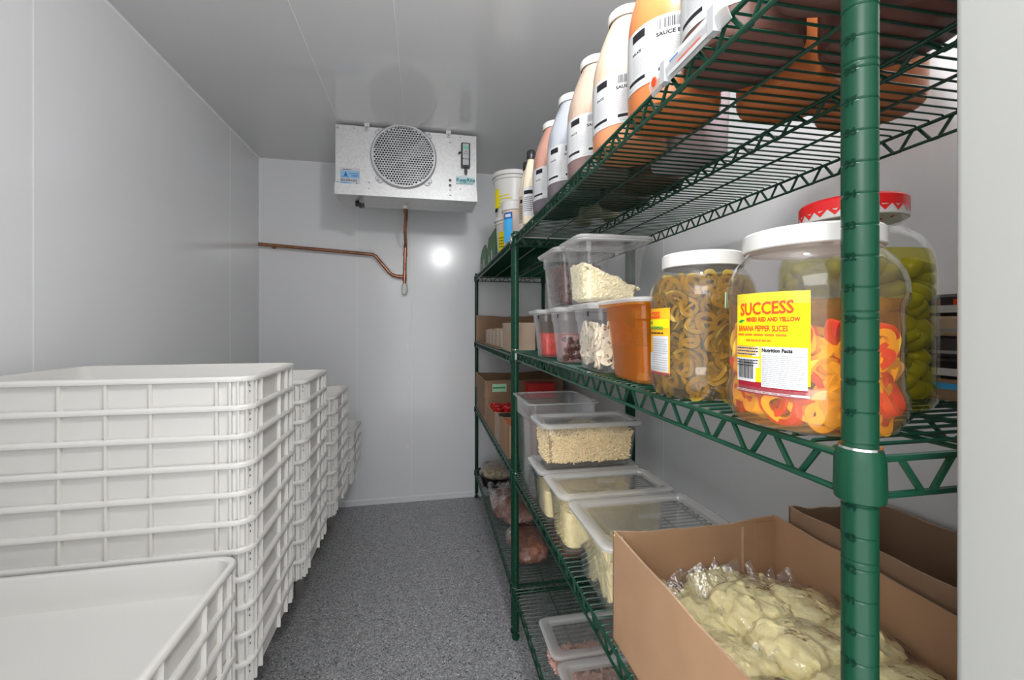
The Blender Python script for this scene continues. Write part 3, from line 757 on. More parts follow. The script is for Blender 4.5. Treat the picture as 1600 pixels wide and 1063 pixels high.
# bottom shelf pans
zs4 = Z4 + TOPS
b1 = pan('clear_food_pan', 'lidded clear pan of pink shaved meat on the bottom shelf', 'food pan', at_near(.373, 1.205, .325, .178, zs4), .325, .178, .100, CLEAR, True, group='clear lidded food pans')
b2 = pan('clear_food_pan', 'lidded clear pan of pink meat at the bottom edge of the photo', 'food pan', at_near(.374, 1.012, .325, .178, zs4), .325, .178, .100, CLEAR, True, group='clear lidded food pans')
R = random.Random(9)
for ref, hh, lab in ((b1, .035, 'pale pink shaved meat in the rear pan of the bottom shelf'), (b2, .06, 'pink meat in the front pan of the bottom shelf')):
    top = lambda x, y: hh + .012 * noise.noise(Vector((x * 20, y * 20, hh * 90))) + (-.22 * y - .02 if ref is b1 else 0) + .008
    m = M(); heap_rings(Wc, Dc, .012, .05, lambda x, y: max(.01, top(x, y) - .004), HAM, m, H=.1)
    for i in range(330):
        p = surf_point(Wc, Dc, .012, lambda x, y: max(.012, top(x, y)), R, .01, .1, (.5, .5, 3)); stick(m, p, R.uniform(.015, .032), .0032, HAM, R)
    fillobj('shaved_meat', m, ref, lab, 'meat')

# cardboard boxes in front
def open_box(name, label, cat, x0, x1, y0, y1, z0, z1, rz=0, mat=KRAFT, wavy=.004, th=.004, seed=0, skip=()):
    """open-topped cardboard box; top edges a little uneven"""
    t = thing(name, label, cat, ((x0 + x1) / 2, (y0 + y1) / 2, z0), rz)
    W, D, h = x1 - x0, y1 - y0, z1 - z0
    N = 14
    def top(u, side):
        v = h + wavy * noise.noise(Vector((u * 6, side * 3.3, seed))) 
        if side == 1: v -= .010 * math.sin(PI * (u)) * (wavy / .004)
        return v
    for side, (a, b, nrm) in enumerate((((-W / 2, -D / 2), (-W / 2, D / 2), (1, 0)), ((-W / 2, D / 2), (W / 2, D / 2), (0, -1)), ((W / 2, D / 2), (W / 2, -D / 2), (-1, 0)), ((W / 2, -D / 2), (-W / 2, -D / 2), (0, 1)))):
        if side in skip: continue
        m = M(); rings = []; er = []
        for i in range(N + 1):
            u = i / N; x = a[0] + (b[0] - a[0]) * u; y = a[1] + (b[1] - a[1]) * u; z = top(u, side)
            zb = .004
            q = [(x, y, zb), (x + nrm[0] * th, y + nrm[1] * th, zb), (x + nrm[0] * th, y + nrm[1] * th, z), (x, y, z)]
            rings.append(q)
        m.loft(rings, mat)
        m.mats.append(KRAFTE); ki = len(m.mats) - 1
        for i in range(N): m.m[i * 4 + 2] = ki
        m.obj('side_panel', t, smooth=0)
    m = M(); m.box(-W / 2, W / 2, -D / 2, D / 2, 0, .004, mat); m.obj('bottom_panel', t, smooth=0)
    return t
bx = open_box('cardboard_box', 'open cardboard box full of clear bags, at the front of the third shelf', 'box', .3605, .722, .325, .785, zs3, .884, rz=-.01, seed=2)
m = M(); m.box(.10, .1035, .2235, .2265, .004, .19, KRAFTE); m.box(.128, .181, .222, .2265, .004, .197, KRAFT); m.obj('inner_flap', bx, smooth=0)
m = M()   # torn corner curl on the near-left top corner of the far wall
for q in range(7): m.lathe([(.002, 0), (.003, .003), (.001, .006)], KRAFTE, 6, T=Matrix.Translation((-.180 + q * .0015, .222 - q * .002, .198 + .002 * math.sin(q))))
m.obj('torn_edge', bx)
bx2 = open_box('cardboard_box', 'empty brown cardboard box with a dark inside, against the right wall', 'box', .742, .945, .36, .765, zs3, .908, rz=-.01, seed=5, mat=KRAFTD)

# bags of curds
def bag_mesh(sx, sy, sz, mat, seed, lump=.2, nu=44, nv=26, fr=14.0):
    m = M(); rings = []
    for i in range(nv + 1):
        ph = PI * i / nv; ring = []
        for j in range(nu):
            th = 2 * PI * j / nu
            ct, stt = math.cos(th), math.sin(th); sq = (abs(ct) ** 4 + abs(stt) ** 4) ** (-.25)
            q = abs(math.sin(ph)) ** .55
            p = Vector((sx * ct * sq * q, sy * stt * sq * q, sz * math.cos(ph)))
            nn = noise.noise(p * fr + Vector((seed, 0, 0))) + .5 * noise.noise(p * fr * 2.3 + Vector((0, seed, 0)))
            ring.append(tuple(p * (1 + lump * nn)))
        rings.append(ring)
    m.loft(rings, mat); return m
def film_mesh(sx, sy, sz, seed, fr=11, am=.16, fin=True):
    m = bag_mesh(sx, sy, sz, FILM, seed + 9, lump=am, fr=fr)
    if fin:   # crimped seal flaring out of one end
        N = 12; rings = []
        for i in range(N + 1):
            u = -1 + 2 * i / N; w_ = .004 * math.sin(u * 9 + seed)
            x = u * sx * .85
            rings.append([(x, sy * .8, w_), (x * 1.05, sy * 1.25, w_ * 2 + sz * .15), (x * 1.1, sy * 1.62 + .006 * math.sin(u * 5), w_ * 3 + sz * .6), (x * 1.1, sy * 1.62 + .006 * math.sin(u * 5), w_ * 3 + sz * .6 - .0006), (x * 1.05, sy * 1.25, w_ * 2 + sz * .15 - .0006), (x, sy * .8, w_ - .0006)])
        m.loft(rings, FILM)
    return m
def bag(name, label, cat, loc, rot, s, mat, seed, group=None, lump=.22, fr=14.0, fin=True, am=.14, part='contents', grow=1.07):
    t = thing(name, label, cat, loc, 0, group); t.rotation_euler = rot
    bag_mesh(*s, mat, seed, lump, fr=fr).obj(part, t, smooth=60)
    film_mesh(*[q * grow for q in s], seed, am=am, fin=fin).obj('plastic_film', t, smooth=60)
    return t
cz = zs3
BG = [((.445, .725, .080), (.15, .1, .1), 'clear bag of pale yellow curds in the far left corner of the cardboard box'),
      ((.555, .722, .100), (.35, .05, .0), 'clear bag of pale yellow curds at the far end wall, its sealed end standing up'),
      ((.640, .715, .085), (-.1, .15, -.1), 'clear bag of pale yellow curds in the far right corner of the cardboard box'),
      ((.447, .640, .098), (.30, -.1, .1), 'clear bag of pale curds with its clear flap against the aisle side panel'),
      ((.545, .640, .122), (.2, .05, .15), 'clear bag of pale yellow curds on the crest of the pile'),
      ((.645, .625, .110), (.1, .2, -.1), 'clear bag of pale yellow curds with brown specks against the inner side of the box'),
      ((.440, .555, .105), (-.1, -.1, -1.5), 'clear bag of pale yellow curds halfway along the aisle side of the box'),
      ((.550, .548, .120), (-.12, .05, .1), 'broad clear bag of pale yellow curds in the middle of the box'),
      ((.645, .535, .110), (.05, -.1, .1), 'clear bag of pale yellow curds left of the green post in the box'),
      ((.440, .465, .105), (.1, .05, -.1), 'clear bag of pale curds by the bottom of the photo on the aisle side'),
      ((.550, .455, .115), (-.05, .1, .2), 'clear bag of pale curds in the middle by the bottom of the photo'),
      ((.645, .445, .110), (.1, .1, 1.5), 'clear bag of pale yellow curds right of the green post in the box'),
      ((.440, .385, .100), (.05, .05, .1), 'clear bag of pale yellow curds in the near left corner of the box'),
      ((.600, .385, .105), (-.05, .1, .1), 'clear bag of pale yellow curds in the near right corner of the box')]
for i, (p, r, lab) in enumerate(BG):
    bag('bag_of_curds', lab, 'bag', (p[0], p[1], cz + p[2] - .012), r, (.056, .052, .040), CURD, i * 3.1, 'bags of pale curds in the cardboard box', lump=.24, fr=52, am=.13, grow=1.12)

# ------------------------------------------------------------ middle shelf: square pans
zs2 = ZM + TOPS
GP = 'small square food pans on the jar shelf'
p_or = pan('square_food_pan', 'square pan stained orange and half full of orange sauce, beside the jalapeno jar', 'food pan', at_near(.341, .650, .176, .176, zs2), .176, .176, .142, CARMF, True, group=GP, rimmat=CARMF, lidmat=CLEARM)
m = M(); m.loft([rr(.118, .118, .018, .004, 4), rr(.126, .126, .02, .008, 4), rr(.1335, .1335, .02, .066, 4), rr(.1335, .1335, .02, .0665, 4)], CARM); m.obj('sauce', p_or)
p_mu = pan('square_food_pan', 'clear square pan of sliced mushrooms', 'food pan', at_near(.341, .838, .176, .168, zs2), .176, .168, .142, CLEAR, True, group=GP, lidmat=CLEARM)
p_pk = pan('square_food_pan', 'milky square pan with a marker cross, between the mushrooms and the red relish', 'food pan', at_near(.341, 1.072, .176, .125, zs2), .176, .125, .142, CLEARM, True, group=GP, lidmat=CLEARM)
p_rd = pan('square_food_pan', 'clear square pan half full of red relish', 'food pan', at_near(.341, 1.262, .176, .135, zs2), .176, .135, .142, CLEAR, True, group=GP, lidmat=CLEARM)
for p_, dx in ((p_pk, 0), (p_mu, .0), (p_rd, 0)):
    m = M()
    for a in (-.006, .006): m.tube([(-.0773, -.036 + a, .122), (-.0773, -.036 - a, .132)], .0009, INK, 4)
    m.obj('marker_cross', p_)
m = M(); heap_rings(.134, .094, .006, .08, lambda x, y: .072, RELISH, m, H=.14); fillobj('red_relish', m, p_rd, 'chopped red relish in the farthest small square pan', 'relish')
R = random.Random(21)
m = M(); heap_rings(.128, .078, .006, .08, lambda x, y: max(.01, .055 - .35 * y - .1 * x), RELISHP, m, H=.14)
for i in range(200):
    x, y = R.uniform(-.056, .056), R.uniform(-.037, .0); z = R.uniform(.014, max(.02, .055 - .35 * y)); chunk(m, (x if R.random() < .5 else .052, y if R.random() < .5 else -.037, z), .007, OLIVE, R)
fillobj('chopped_topping', m, p_pk, 'dark reddish chopped topping in the milky square pan with the cross', 'topping')
# mushroom slices, one by one
def mushroom_slice():
    m = M(); pts = []
    for i in range(13):
        a = PI * i / 12; pts.append((.021 * math.cos(a), .015 * math.sin(a) + .002))
    prof = pts + [(-.021, -.003), (-.008, -.001), (-.006, -.017), (0, -.019), (.006, -.017), (.008, -.001), (.021, -.003)]
    n = len(prof)
    m.loft([[(x * .93, y * .93, -.0026) for x, y in prof], [(x, y, -.0016) for x, y in prof], [(x, y, .0016) for x, y in prof], [(x * .93, y * .93, .0026) for x, y in prof]], MUSHC)
    for s in (-1, 1):
        for q in (-.0027, .0022): m.box(*sorted((s * .009, s * .0165)), -.001, .0035, q, q + .0005, MUSHG)
    return m
ms0 = None; R = random.Random(31)
Tp = Matrix.Translation(p_mu.location) @ Matrix.Rotation(SROT, 4, 'Z')
for i in range(95):
    if ms0 is None: o = mushroom_slice().obj('mushroom_slice'); ms0 = o
    else: o = ms0.copy(); COL.objects.link(o)
    f = i % 3
    zt = R.uniform(.022, .094)
    sh = .010 * (1 - zt / .14)
    if f == 0: x, y = -.069 + sh + .006, R.uniform(-.048, .048); rot = (R.uniform(0, 6), PI / 2 + R.uniform(-.35, .35), R.uniform(-.2, .2))
    elif f == 1: x, y = R.uniform(-.048, .048), -.065 + sh + .006; rot = (PI / 2 + R.uniform(-.35, .35), R.uniform(0, 6), R.uniform(-.2, .2))
    else: x, y, zt = R.uniform(-.04, .04), R.uniform(-.04, .04), R.uniform(.03, .098); rot = (R.uniform(-.8, .8), R.uniform(-.8, .8), R.uniform(0, 6))
    if f == 0: rotm = Matrix.Rotation(R.uniform(-.35, .35), 4, 'Z') @ Matrix.Rotation(PI / 2 + R.uniform(-.3, .3), 4, 'Y') @ Matrix.Rotation(R.uniform(0, 6), 4, 'Z')
    elif f == 1: rotm = Matrix.Rotation(R.uniform(-.35, .35), 4, 'Z') @ Matrix.Rotation(PI / 2 + R.uniform(-.3, .3), 4, 'X') @ Matrix.Rotation(R.uniform(0, 6), 4, 'Z')
    else: rotm = Euler(rot).to_matrix().to_4x4()
    o.matrix_world = Tp @ Matrix.Translation((x, y, zt)) @ rotm
    tag(o, 'sliced white mushroom piece in the clear square pan', 'mushroom slice', 'sliced mushrooms in the clear square pan')
# upper row on top of the lids
zu = zs2 + .142 + .0105
p_fe = pan('square_food_pan', 'clear square pan of crumbled white cheese standing on the lower pans', 'food pan', at_near(.343, .915, .186, .165, zu), .186, .165, .148, CLEAR, True, group='food pans stacked on the lower pans', lidmat=CLEARM)
p_ol = pan('square_food_pan', 'clear square pan of dark sliced olives standing on the red relish pan', 'food pan', at_near(.343, 1.088, .176, .20, zu), .176, .20, .150, CLEAR, True, group='food pans stacked on the lower pans', lidmat=CLEARM)
R = random.Random(41)
top = lambda x, y: max(.02, .055 - .42 * x + .03 * y + .006 * noise.noise(Vector((x * 40, y * 40, 2))))
m = M(); heap_rings(.144, .123, .006, .1, lambda x, y: top(x, y) - .006, FETA, m, H=.15)
for i in range(2300): chunk(m, surf_point(.144, .123, .008, top, R, .01, .15, (1, 1, 1.2)), R.uniform(.002, .0052), FETA, R)
fillobj('crumbled_cheese', m, p_fe, 'white crumbled cheese heaped in the upper clear square pan', 'cheese')
top = lambda x, y: .098 + .01 * noise.noise(Vector((x * 30, y * 30, 7)))
m = M(); heap_rings(.128, .152, .008, .1, lambda x, y: top(x, y) - .008, OLIVE, m, H=.15)
for i in range(420):
    p = surf_point(.128, .152, .010, top, R, .01, .155, (1.2, 1, 1))
    ringlet(m, p, .0058, .0026, OLIVE, Matrix.Translation(p) @ Euler((R.uniform(0, 6), R.uniform(0, 6), 0)).to_matrix().to_4x4(), 9, 5)
fillobj('sliced_olives', m, p_ol, 'dark sliced olives in the clear pan above the red relish', 'olives')

# ------------------------------------------------------------ jars
def to_local(o, p): return o.matrix_world.inverted() @ Vector(p)
def jar(name, label, loc, R_, H_, prof, lidr, lidz, shell, lidmat, liquid=None, level=.5, seg=56, rz=0):
    t = thing(name, label, 'jar', loc, rz)
    m = M(); m.lathe([(r * R_, z * H_) for r, z in prof], shell, seg, cap1=False); m.obj('jar_body', t)
    m = M(); z0, z1 = lidz; m.lathe([(lidr - .002, z0), (lidr, z0 + .001), (lidr, z1 - .003), (lidr - .002, z1 - .0008), (lidr - .006, z1), (.001, z1)], lidmat, seg, cap0=False); lid = m.obj('lid', t)
    if liquid:
        pr = [(r * R_ - .003, max(z * H_, .003)) for r, z in prof if z * H_ < level]
        # interpolate at level
        for (r0, z0_), (r1, z1_) in zip(prof, prof[1:]):
            if z0_ * H_ < level <= z1_ * H_: f = (level - z0_ * H_) / ((z1_ - z0_) * H_); pr.append(((r0 + (r1 - r0) * f) * R_ - .003, level))
        pr.append((.001, level)); m = M(); m.lathe(pr, liquid, seg); m.obj('brine', t)
    return t, lid
PJ = [(.05, .0), (.78, .0), (.90, .02), (.975, .075), (1.0, .14), (1.0, .175), (.985, .215), (.962, .235), (.958, .26), (.958, .64), (.965, .665), (.99, .69), (1.0, .72), (.995, .78), (.96, .84), (.89, .90), (.80, .945), (.75, .965), (.75, 1.0)]
def rad_at(prof, R_, H_, z):
    for (r0, z0_), (r1, z1_) in zip(prof, prof[1:]):
        if z0_ * H_ <= z <= z1_ * H_ and z1_ > z0_: return (r0 + (r1 - r0) * (z - z0_ * H_) / ((z1_ - z0_) * H_)) * R_
    return prof[-1][0] * R_
def scatter_in_jar(proto_list, n, loc, prof, R_, H_, zlo, zhi, name, label, cat, group, half, seed, inner=.35, tang=.35):
    R = random.Random(seed); first = {}
    for i in range(n):
        pi = R.randrange(len(proto_list))
        if pi not in first: o = proto_list[pi].obj(name); first[pi] = o
        else: o = first[pi].copy(); COL.objects.link(o)
        z = zlo + (zhi - zlo) * ((i + R.random()) / n)
        a = i * 2.39996 + R.uniform(-.3, .3)
        deep = R.random() < inner
        rmax = min(rad_at(prof, R_, H_, max(z - half * .6, .004)), rad_at(prof, R_, H_, z), rad_at(prof, R_, H_, min(z + half * .6, H_ * .99))) - .006
        rad = rmax * R.uniform(.35, .75) if deep else rmax - R.uniform(.001, .006)
        if deep: rm = Euler((R.uniform(-1, 1), R.uniform(-1, 1), R.uniform(0, 6))).to_matrix().to_4x4(); 
        else:
            rm = Matrix.Rotation(a, 4, 'Z') @ Matrix.Rotation(PI / 2 + R.uniform(-tang, tang), 4, 'Y') @ Matrix.Rotation(R.uniform(-tang, tang), 4, 'X') @ Matrix.Rotation(R.uniform(0, 6), 4, 'Z')
            rad -= half * .12
        o.matrix_world = Matrix.Translation((loc[0] + rad * math.cos(a), loc[1] + rad * math.sin(a), loc[2] + z)) @ rm
        tag(o, label, cat, group)
# ring slice of a hollow pepper: wobbly ring, optional seeds and ribs
def pepper_ring(Ro, wall, th, mat, skin, seed, ribs=True, oval=1.0):
    m = M(); R = random.Random(seed); n = 20
    wob = [1 + .07 * math.sin(3 * 2 * PI * i / n + seed) + .04 * math.sin(2 * 2 * PI * i / n + 2 * seed) for i in range(n)]
    def ring(r, z): return [(r * wob[i] * math.cos(2 * PI * i / n) * oval, r * wob[i] * math.sin(2 * PI * i / n), z) for i in range(n)]
    m.loft([ring(Ro - wall, -th / 2), ring(Ro - .0008, -th / 2), ring(Ro, -th / 2 + .0006)], mat, cap0=False, cap1=False)
    m.loft([ring(Ro, -th / 2 + .0006), ring(Ro, th / 2 - .0006)], skin, cap0=False, cap1=False)
    m.loft([ring(Ro, th / 2 - .0006), ring(Ro - .0008, th / 2), ring(Ro - wall, th / 2), ring(Ro - wall, -th / 2)], mat, cap0=False, cap1=False)
    if ribs:
        for q in range(R.choice((1, 2))):
            a = R.uniform(0, PI); c, s = math.cos(a), math.sin(a); L = Ro - wall * .7
            m.loft([[(-s * y + c * L * u * oval, c * y + s * L * u, z) for y, z in ((-.0016, -th * .3), (.0016, -th * .3), (.0016, th * .3), (-.0016, th * .3))] for u in (-1, 0, 1)], mat)
            for _ in range(3): 
                u = R.uniform(-.5, .5); m.lathe([(.0004, -.001), (.0019, 0), (.0004, .001)], SEED, 7, T=Matrix.Translation((c * L * u * oval, s * L * u + .003, R.uniform(-.001, .002))))
    return m
LJ = S(0, 0)
# hot banana pepper jar
LB = (.3985, .3835, zs2); RB, HB = .079, .183
jb, lidb = jar('pickle_jar', 'big plastic jar of yellow and red pepper slices with a square yellow label', LB, RB, HB, PJ, .0625, (.180, .1995), JARP, WHITE, BRINEO, .127)
protos = [pepper_ring(.018, .0075, .009, BANY, BANY, 1, False, .8), pepper_ring(.015, .007, .010, BANY, BANY, 2, False), pepper_ring(.018, .008, .010, BANR, BANR, 3, False, .75), pepper_ring(.019, .008, .009, BANY, BANY, 5, False, .6), pepper_ring(.020, .012, .012, BANY, BANY, 7, False, .5), pepper_ring(.020, .012, .012, BANR, BANR, 8, False, .5), pepper_ring(.017, .012, .013, BANY, BANY, 9, False, .7)]
scatter_in_jar(protos, 280, LB, PJ, RB - .004, HB, .017, .092, 'pepper_slice', 'yellow or red banana pepper slice in the big front jar', 'pepper slice', 'banana pepper slices in the front jar', .018, 4, inner=.4, tang=.5)
A0 = math.atan2(-LB[1], -LB[0])     # azimuth towards the camera
az = A0 - math.radians(27); rl = .958 * RB + .0006; fn = arcmap(rl, az)
d = Decal(fn, 0)
x0, x1, y0, y1 = -.0365, .0365, .035, .1345
d.slab(x0, x1, y0 + .012, y1, YEL, 0, .0005); d.slab(x0 + .002, x1 - .002, y0, y0 + .0225, MAR, 0, .0003)
lb = d.obj('label', jb, smooth=60)
d = Decal(fn, .0010)
d.text('SUCCESS', -.0300, y1 - .0215, .0170, REDINK, bold=.012, squash=.80, rise=.03)
d.text('SUCCESS', -.0305, y1 - .0220, .0170, ORINK, bold=.03, squash=.80, rise=.03, h=-.0001)
d.add([fn(-.034, y1 - .0285, .0008), fn(-.029, y1 - .0295, .0008), fn(-.024, y1 - .0265, .0008), (fn(-.029, y1 - .026, .0008))], [(0, 1, 2, 3)], GRNINK)
d.text('MIXED RED AND YELLOW', -.0215, y1 - .0280, .0056, REDINK, bold=.05, squash=.76)
d.text('BANANA PEPPER SLICES', -.0330, y1 - .0375, .0078, REDINK, bold=.03, squash=.63)
d.lines(-.034, .033, y1 - .0435, y1 - .0395, 1, ORINK, th=.55, seed=5); d.lines(-.022, .015, y1 - .049, y1 - .045, 1, ORINK, th=.5, seed=6)
d.rect(-.0355, -.0065, y1 - .0625, y1 - .0525, WHITEP); d.rect(-.0355, -.0065, y1 - .0735, y1 - .0645, WHITEP)
d.rect(-.0045, .0345, y0 + .008, y1 - .0525, WHITEP); d.rect(-.035, -.0105, y0 + .0115, y0 + .0345, WHITEP)
d.rect(-.036, .036, y0 + .0015, y0 + .0035, WHITEP, n=12)
pr = d.obj('label_printing', lb, smooth=0)
d = Decal(fn, .0016)
d.lines(-.0345, -.0075, y1 - .0620, y1 - .053, 3, INK, th=.3, seed=8); d.lines(-.0345, -.0075, y1 - .0732, y1 - .065, 3, INK, th=.3, seed=9)
d.text('Nutrition Facts', -.0035, y1 - .0575, .0048, INK, bold=.04, squash=.9); d.lines(-.0035, .0335, y0 + .009, y1 - .060, 17, GINK, th=.3, seed=10)
d.barcode(-.0325, -.0130, y0 + .0145, y0 + .0325, INK, seed=4)
d.lines(-.033, -.010, y0 + .036, y0 + .048, 4, ORL, th=.4, seed=11)
d.lines(-.0345, .033, y0 + .0018, y0 + .0032, 1, MAR, th=.5, seed=12)
d.obj('small_print', lb, smooth=0)
d = Decal(arcmap(RB * 1.0 + .0004, A0 - math.radians(86)), 0); d.slab(-.013, .010, .122, .140, MINT, 0, .0005); d.obj('mint_sticker', jb, smooth=60)
# jalapeno jar
LA = (.4065, .575, zs2); RA, HA = .0735, .190
ja, lida = jar('pickle_jar', 'plastic jar of green jalapeno slices with an orange edged label', LA, RA, HA, PJ, .056, (.186, .207), JARP, WHITE, BRINEJ, .172)
protos = [pepper_ring(.0145, .0062, .006, JAL, JALS, 1), pepper_ring(.013, .0058, .006, JAL, JALS, 2), pepper_ring(.0155, .0065, .0055, JAL, JALS, 3, True, .8), pepper_ring(.0105, .005, .007, JAL, JALS, 5), pepper_ring(.0165, .0068, .006, JAL, JALS, 6, True, .7)]
scatter_in_jar(protos, 300, LA, PJ, RA - .001, HA, .008, .168, 'jalapeno_slice', 'olive green jalapeno ring in the jar with the orange edged label', 'jalapeno slice', 'jalapeno slices in the plastic jar', .014, 6, inner=.25, tang=.45)
A1 = math.atan2(-LA[1], -LA[0]); az = A1 - math.radians(64); rl = .958 * RA + .0006; fn = arcmap(rl, az)
d = Decal(fn, 0); x0, x1, y0, y1 = -.032, .036, .032, .127
d.slab(x0, x1, y0, y1, ORL, 0, .0005); lb = d.obj('label', ja, smooth=60)
d = Decal(fn, .0010)
d.rect(x0 + .002, x1 - .001, y1 - .028, y1 - .016, YEL); d.rect(-.004, x1 - .002, y0 + .004, y1 - .040, WHITEP); d.rect(x0 + .002, .004, y0 + .004, y0 + .030, WHITEP); d.rect(x0, x1, y0, y0 + .003, MAR)
d.text('SUCCESS', -.030, y1 - .014, .0125, REDINK, bold=.04, squash=.95)
d.obj('label_printing', lb, smooth=0)
d = Decal(fn, .0016)
d.text('GREEN', -.026, y1 - .023, .006, GRNINK, bold=.03, squash=1.2); d.text('JALAPENO PEPPERS', -.030, y1 - .031, .0068, GRNINK, bold=.03, squash=.95)
d.lines(-.002, x1 - .003, y0 + .006, y1 - .043, 14, GINK, th=.35, seed=3); d.lines(-.028, .03, y1 - .038, y1 - .034, 1, INK, th=.5, seed=4)
d.obj('small_print', lb, smooth=0)
# tall glass pepperoncini jar with zigzag lid
PG = [(.05, 0), (.80, 0), (.93, .015), (.99, .05), (1.0, .09), (1.0, .66), (.985, .72), (.93, .785), (.83, .84), (.73, .868), (.68, .885), (.665, .92), (.665, 1.0)]
LG = (.553, .470, zs2); RG, HG = .084, .252
jg, lidg = jar('glass_jar', 'tall glass jar of yellow green peppers with a red zigzag lid', LG, RG, HG, PG, .0578, (.236, .262), GLASS, WHITE, BRINEG, .192)
m = M(); m.lathe([(.0581, .2475), (.0581, .2595), (.0560, .2622), (.001, .2624)], REDLID, 56, cap0=False)
for i in range(22):
    a0, a1 = 2 * PI * i / 22, 2 * PI * (i + 1) / 22; am = (a0 + a1) / 2
    q = lambda a, z: (.0582 * math.cos(a), .0582 * math.sin(a), z)
    m.add([q(a0, .2478), q(a1, .2478), q(am, .2395)], [(0, 1, 2)], REDLID)
m.obj('zigzag_pattern', lidg)
protos = []
for s in (1, 2, 3):
    m = M(); R = random.Random(s); m.lathe([(.002, -.024), (.008, -.021), (.0125, -.011), (.0135, .002), (.0115, .013), (.006, .020), (.0015, .022)], PEPG, 14)
    for i, v in enumerate(m.v): v_ = Vector(v); n_ = 1 + .25 * noise.noise(v_ * 60 + Vector((s * 5, 0, 0))); m.v[i] = (v[0] * n_ + .1 * v[2] ** 2 * 40, v[1] * n_, v[2])
    protos.append(m)
scatter_in_jar(protos, 190, LG, PG, RG - .016, HG, .018, .176, 'pepperoncini', 'whole yellow green pepper in the tall glass jar', 'pepper', 'whole peppers in the tall glass jar', .010, 12, inner=.2, tang=.25)
# flat packages stacked at the right
PK = [(.030, BLACK, 'black flat package at the top of the pile beside the glass jar', .003), (.028, KRAFTL, 'pale brown flat package in the pile beside the glass jar, second from the top', 0), (.030, DGREY, 'dark grey flat package in the pile beside the glass jar, third from the top', .004), (.028, BLACK, 'black flat package with a white band beside the glass jar', 0), (.030, KRAFTD, 'brown flat package with a blue edge, lowest of the pile beside the glass jar', -.003)]
z = zs2
for i, (h, mat, lab, dx) in enumerate(reversed(PK)):
    t = thing('flat_package', lab, 'package', (.775 + dx, .46, z), .15 - .05 * i, 'flat packages piled by the glass jar')
    m = M(); m.rbox(.15, .13, 0, h - .0008, .01, mat, ch=.004); m.obj('wrapper', t)
    m = M()
    if i in (1, 4): m.box(-.0756, -.0751, -.05, .03, .004, .014, WHITEP)
    if i == 0: m.box(-.0756, -.0751, -.055, .055, h - .014, h - .006, SKYB)
    if i == 4: m.box(-.0758, -.0753, -.05, -.01, .014, .022, REDINK)
    if i in (2, 3): m.box(-.0756, -.0751, -.05, .04, .006, .010, GINK)
    m.obj('printed_band', t, smooth=0)
    z += h

# ------------------------------------------------------------ top shelf: jugs
zs1 = ZT + TOPS
JP = [(.05, .0), (.86, 0), (.96, .012), (1.0, .04), (1.0, .50), (.985, .56), (.93, .64), (.84, .72), (.73, .80), (.62, .87), (.54, .915), (.53, .93), (.53, .95)]
def jug(label, loc, mat, R_=.0775, H_=.30, seed=1, name='SAUCE', lab2=True, group='sauce jugs on the top shelf', small=False):
    t = thing('sauce_jug', label, 'jug', loc, 0, group)
    m = M(); m.lathe([(r * R_, z * H_) for r, z in JP], mat, 40); m.obj('jug_body', t)
    m = M(); m.lathe([(R_ * .56, H_ * .93), (R_ * .585, H_ * .935), (R_ * .585, H_ * .99), (R_ * .55, H_), (.001, H_)], WHITE, 32, cap0=False); m.obj('cap', t)
    if lab2:
        A = math.atan2(-loc[1], -loc[0]) - math.radians(18); fn = arcmap(R_ + .0002, A); d = Decal(fn, 0)
        y0, y1 = .040, .142; d.slab(-.098, .085, y0, y1, JLAB, 0, .0006); lb = d.obj('label', t, smooth=60)
        d = Decal(fn, .0008)
        d.barcode(.000, .052, y1 - .022, y1 - .006, INK, seed=seed); d.rect(-.052, -.022, y1 - .020, y1 - .006, INK, n=5)
        d.text(name, -.002, y1 - .033, .0088, INK, bold=.035, squash=1.15); d.text('SAUCE', -.052, y1 - .042, .0066, INK, bold=.035, squash=1.1)
        d.lines(.000, .058, y0 + .022, y1 - .037, 13, GINK, th=.3, seed=seed); d.lines(-.052, -.008, y0 + .022, y1 - .046, 11, GINK, th=.3, seed=seed + 1)
        d.rect(.002, .058, y0 + .012, y0 + .018, INK, n=9); d.rect(-.065, -.022, y0 + .012, y0 + .018, INK, n=7); d.lines(-.065, .058, y0 + .003, y0 + .009, 1, GINK, th=.3, seed=seed + 2)
        d.rect(-.0035, -.003, y0 + .022, y1 - .028, GINK, n=1)
        d.obj('lettering', lb, smooth=0)
    return t
JX = .4375
jug('jug of dark brown sauce nearest the camera in the front row of the top shelf', (JX - .004, .365, zs1), JUG_DK, seed=9, name='SAUCE')
jug('full jug of orange buffalo sauce with a large label, front row of the top shelf', (JX, .700, zs1), JUG_OR, seed=2, name='SAUCE BUFFALO')
jug('jug of dark purplish sauce behind the clear label holder on the top shelf', (JX, .533, zs1), JUG_DK, seed=3, name='SAUCE')
jug('nearly empty jug streaked with orange sauce, front row of the top shelf', (JX, .866, zs1), JUG_RES, seed=4)
jug('cream coloured jug with a dark base, front row of the top shelf', (JX, 1.035, zs1), JUG_CR, seed=5)
jug('clear greyish jug between the cream jug and the brown jug', (JX, 1.215, zs1), JUG_CL, seed=6)
jug('brown jug next to the black capped bottles on the top shelf', (JX, 1.385, zs1), JUG_BR, seed=7)
jug('jug of dark brown sauce behind the near green post, second row of the top shelf', (.592, .450, zs1), JUG_DK, lab2=False)
jug('orange sauce jug in the middle of the second row of the top shelf', (.594, .612, zs1), JUG_OR, lab2=False)
jug('orange sauce jug at the back of the top shelf, seen through the wires', (.752, .610, zs1), JUG_OR, lab2=False)
jug('dark sauce jug in the second row behind the cream jug', (.600, 1.055, zs1), JUG_DK, lab2=False)
jug('dark sauce jug in the second row behind the clear greyish jug', (.602, 1.225, zs1), JUG_CR, lab2=False)
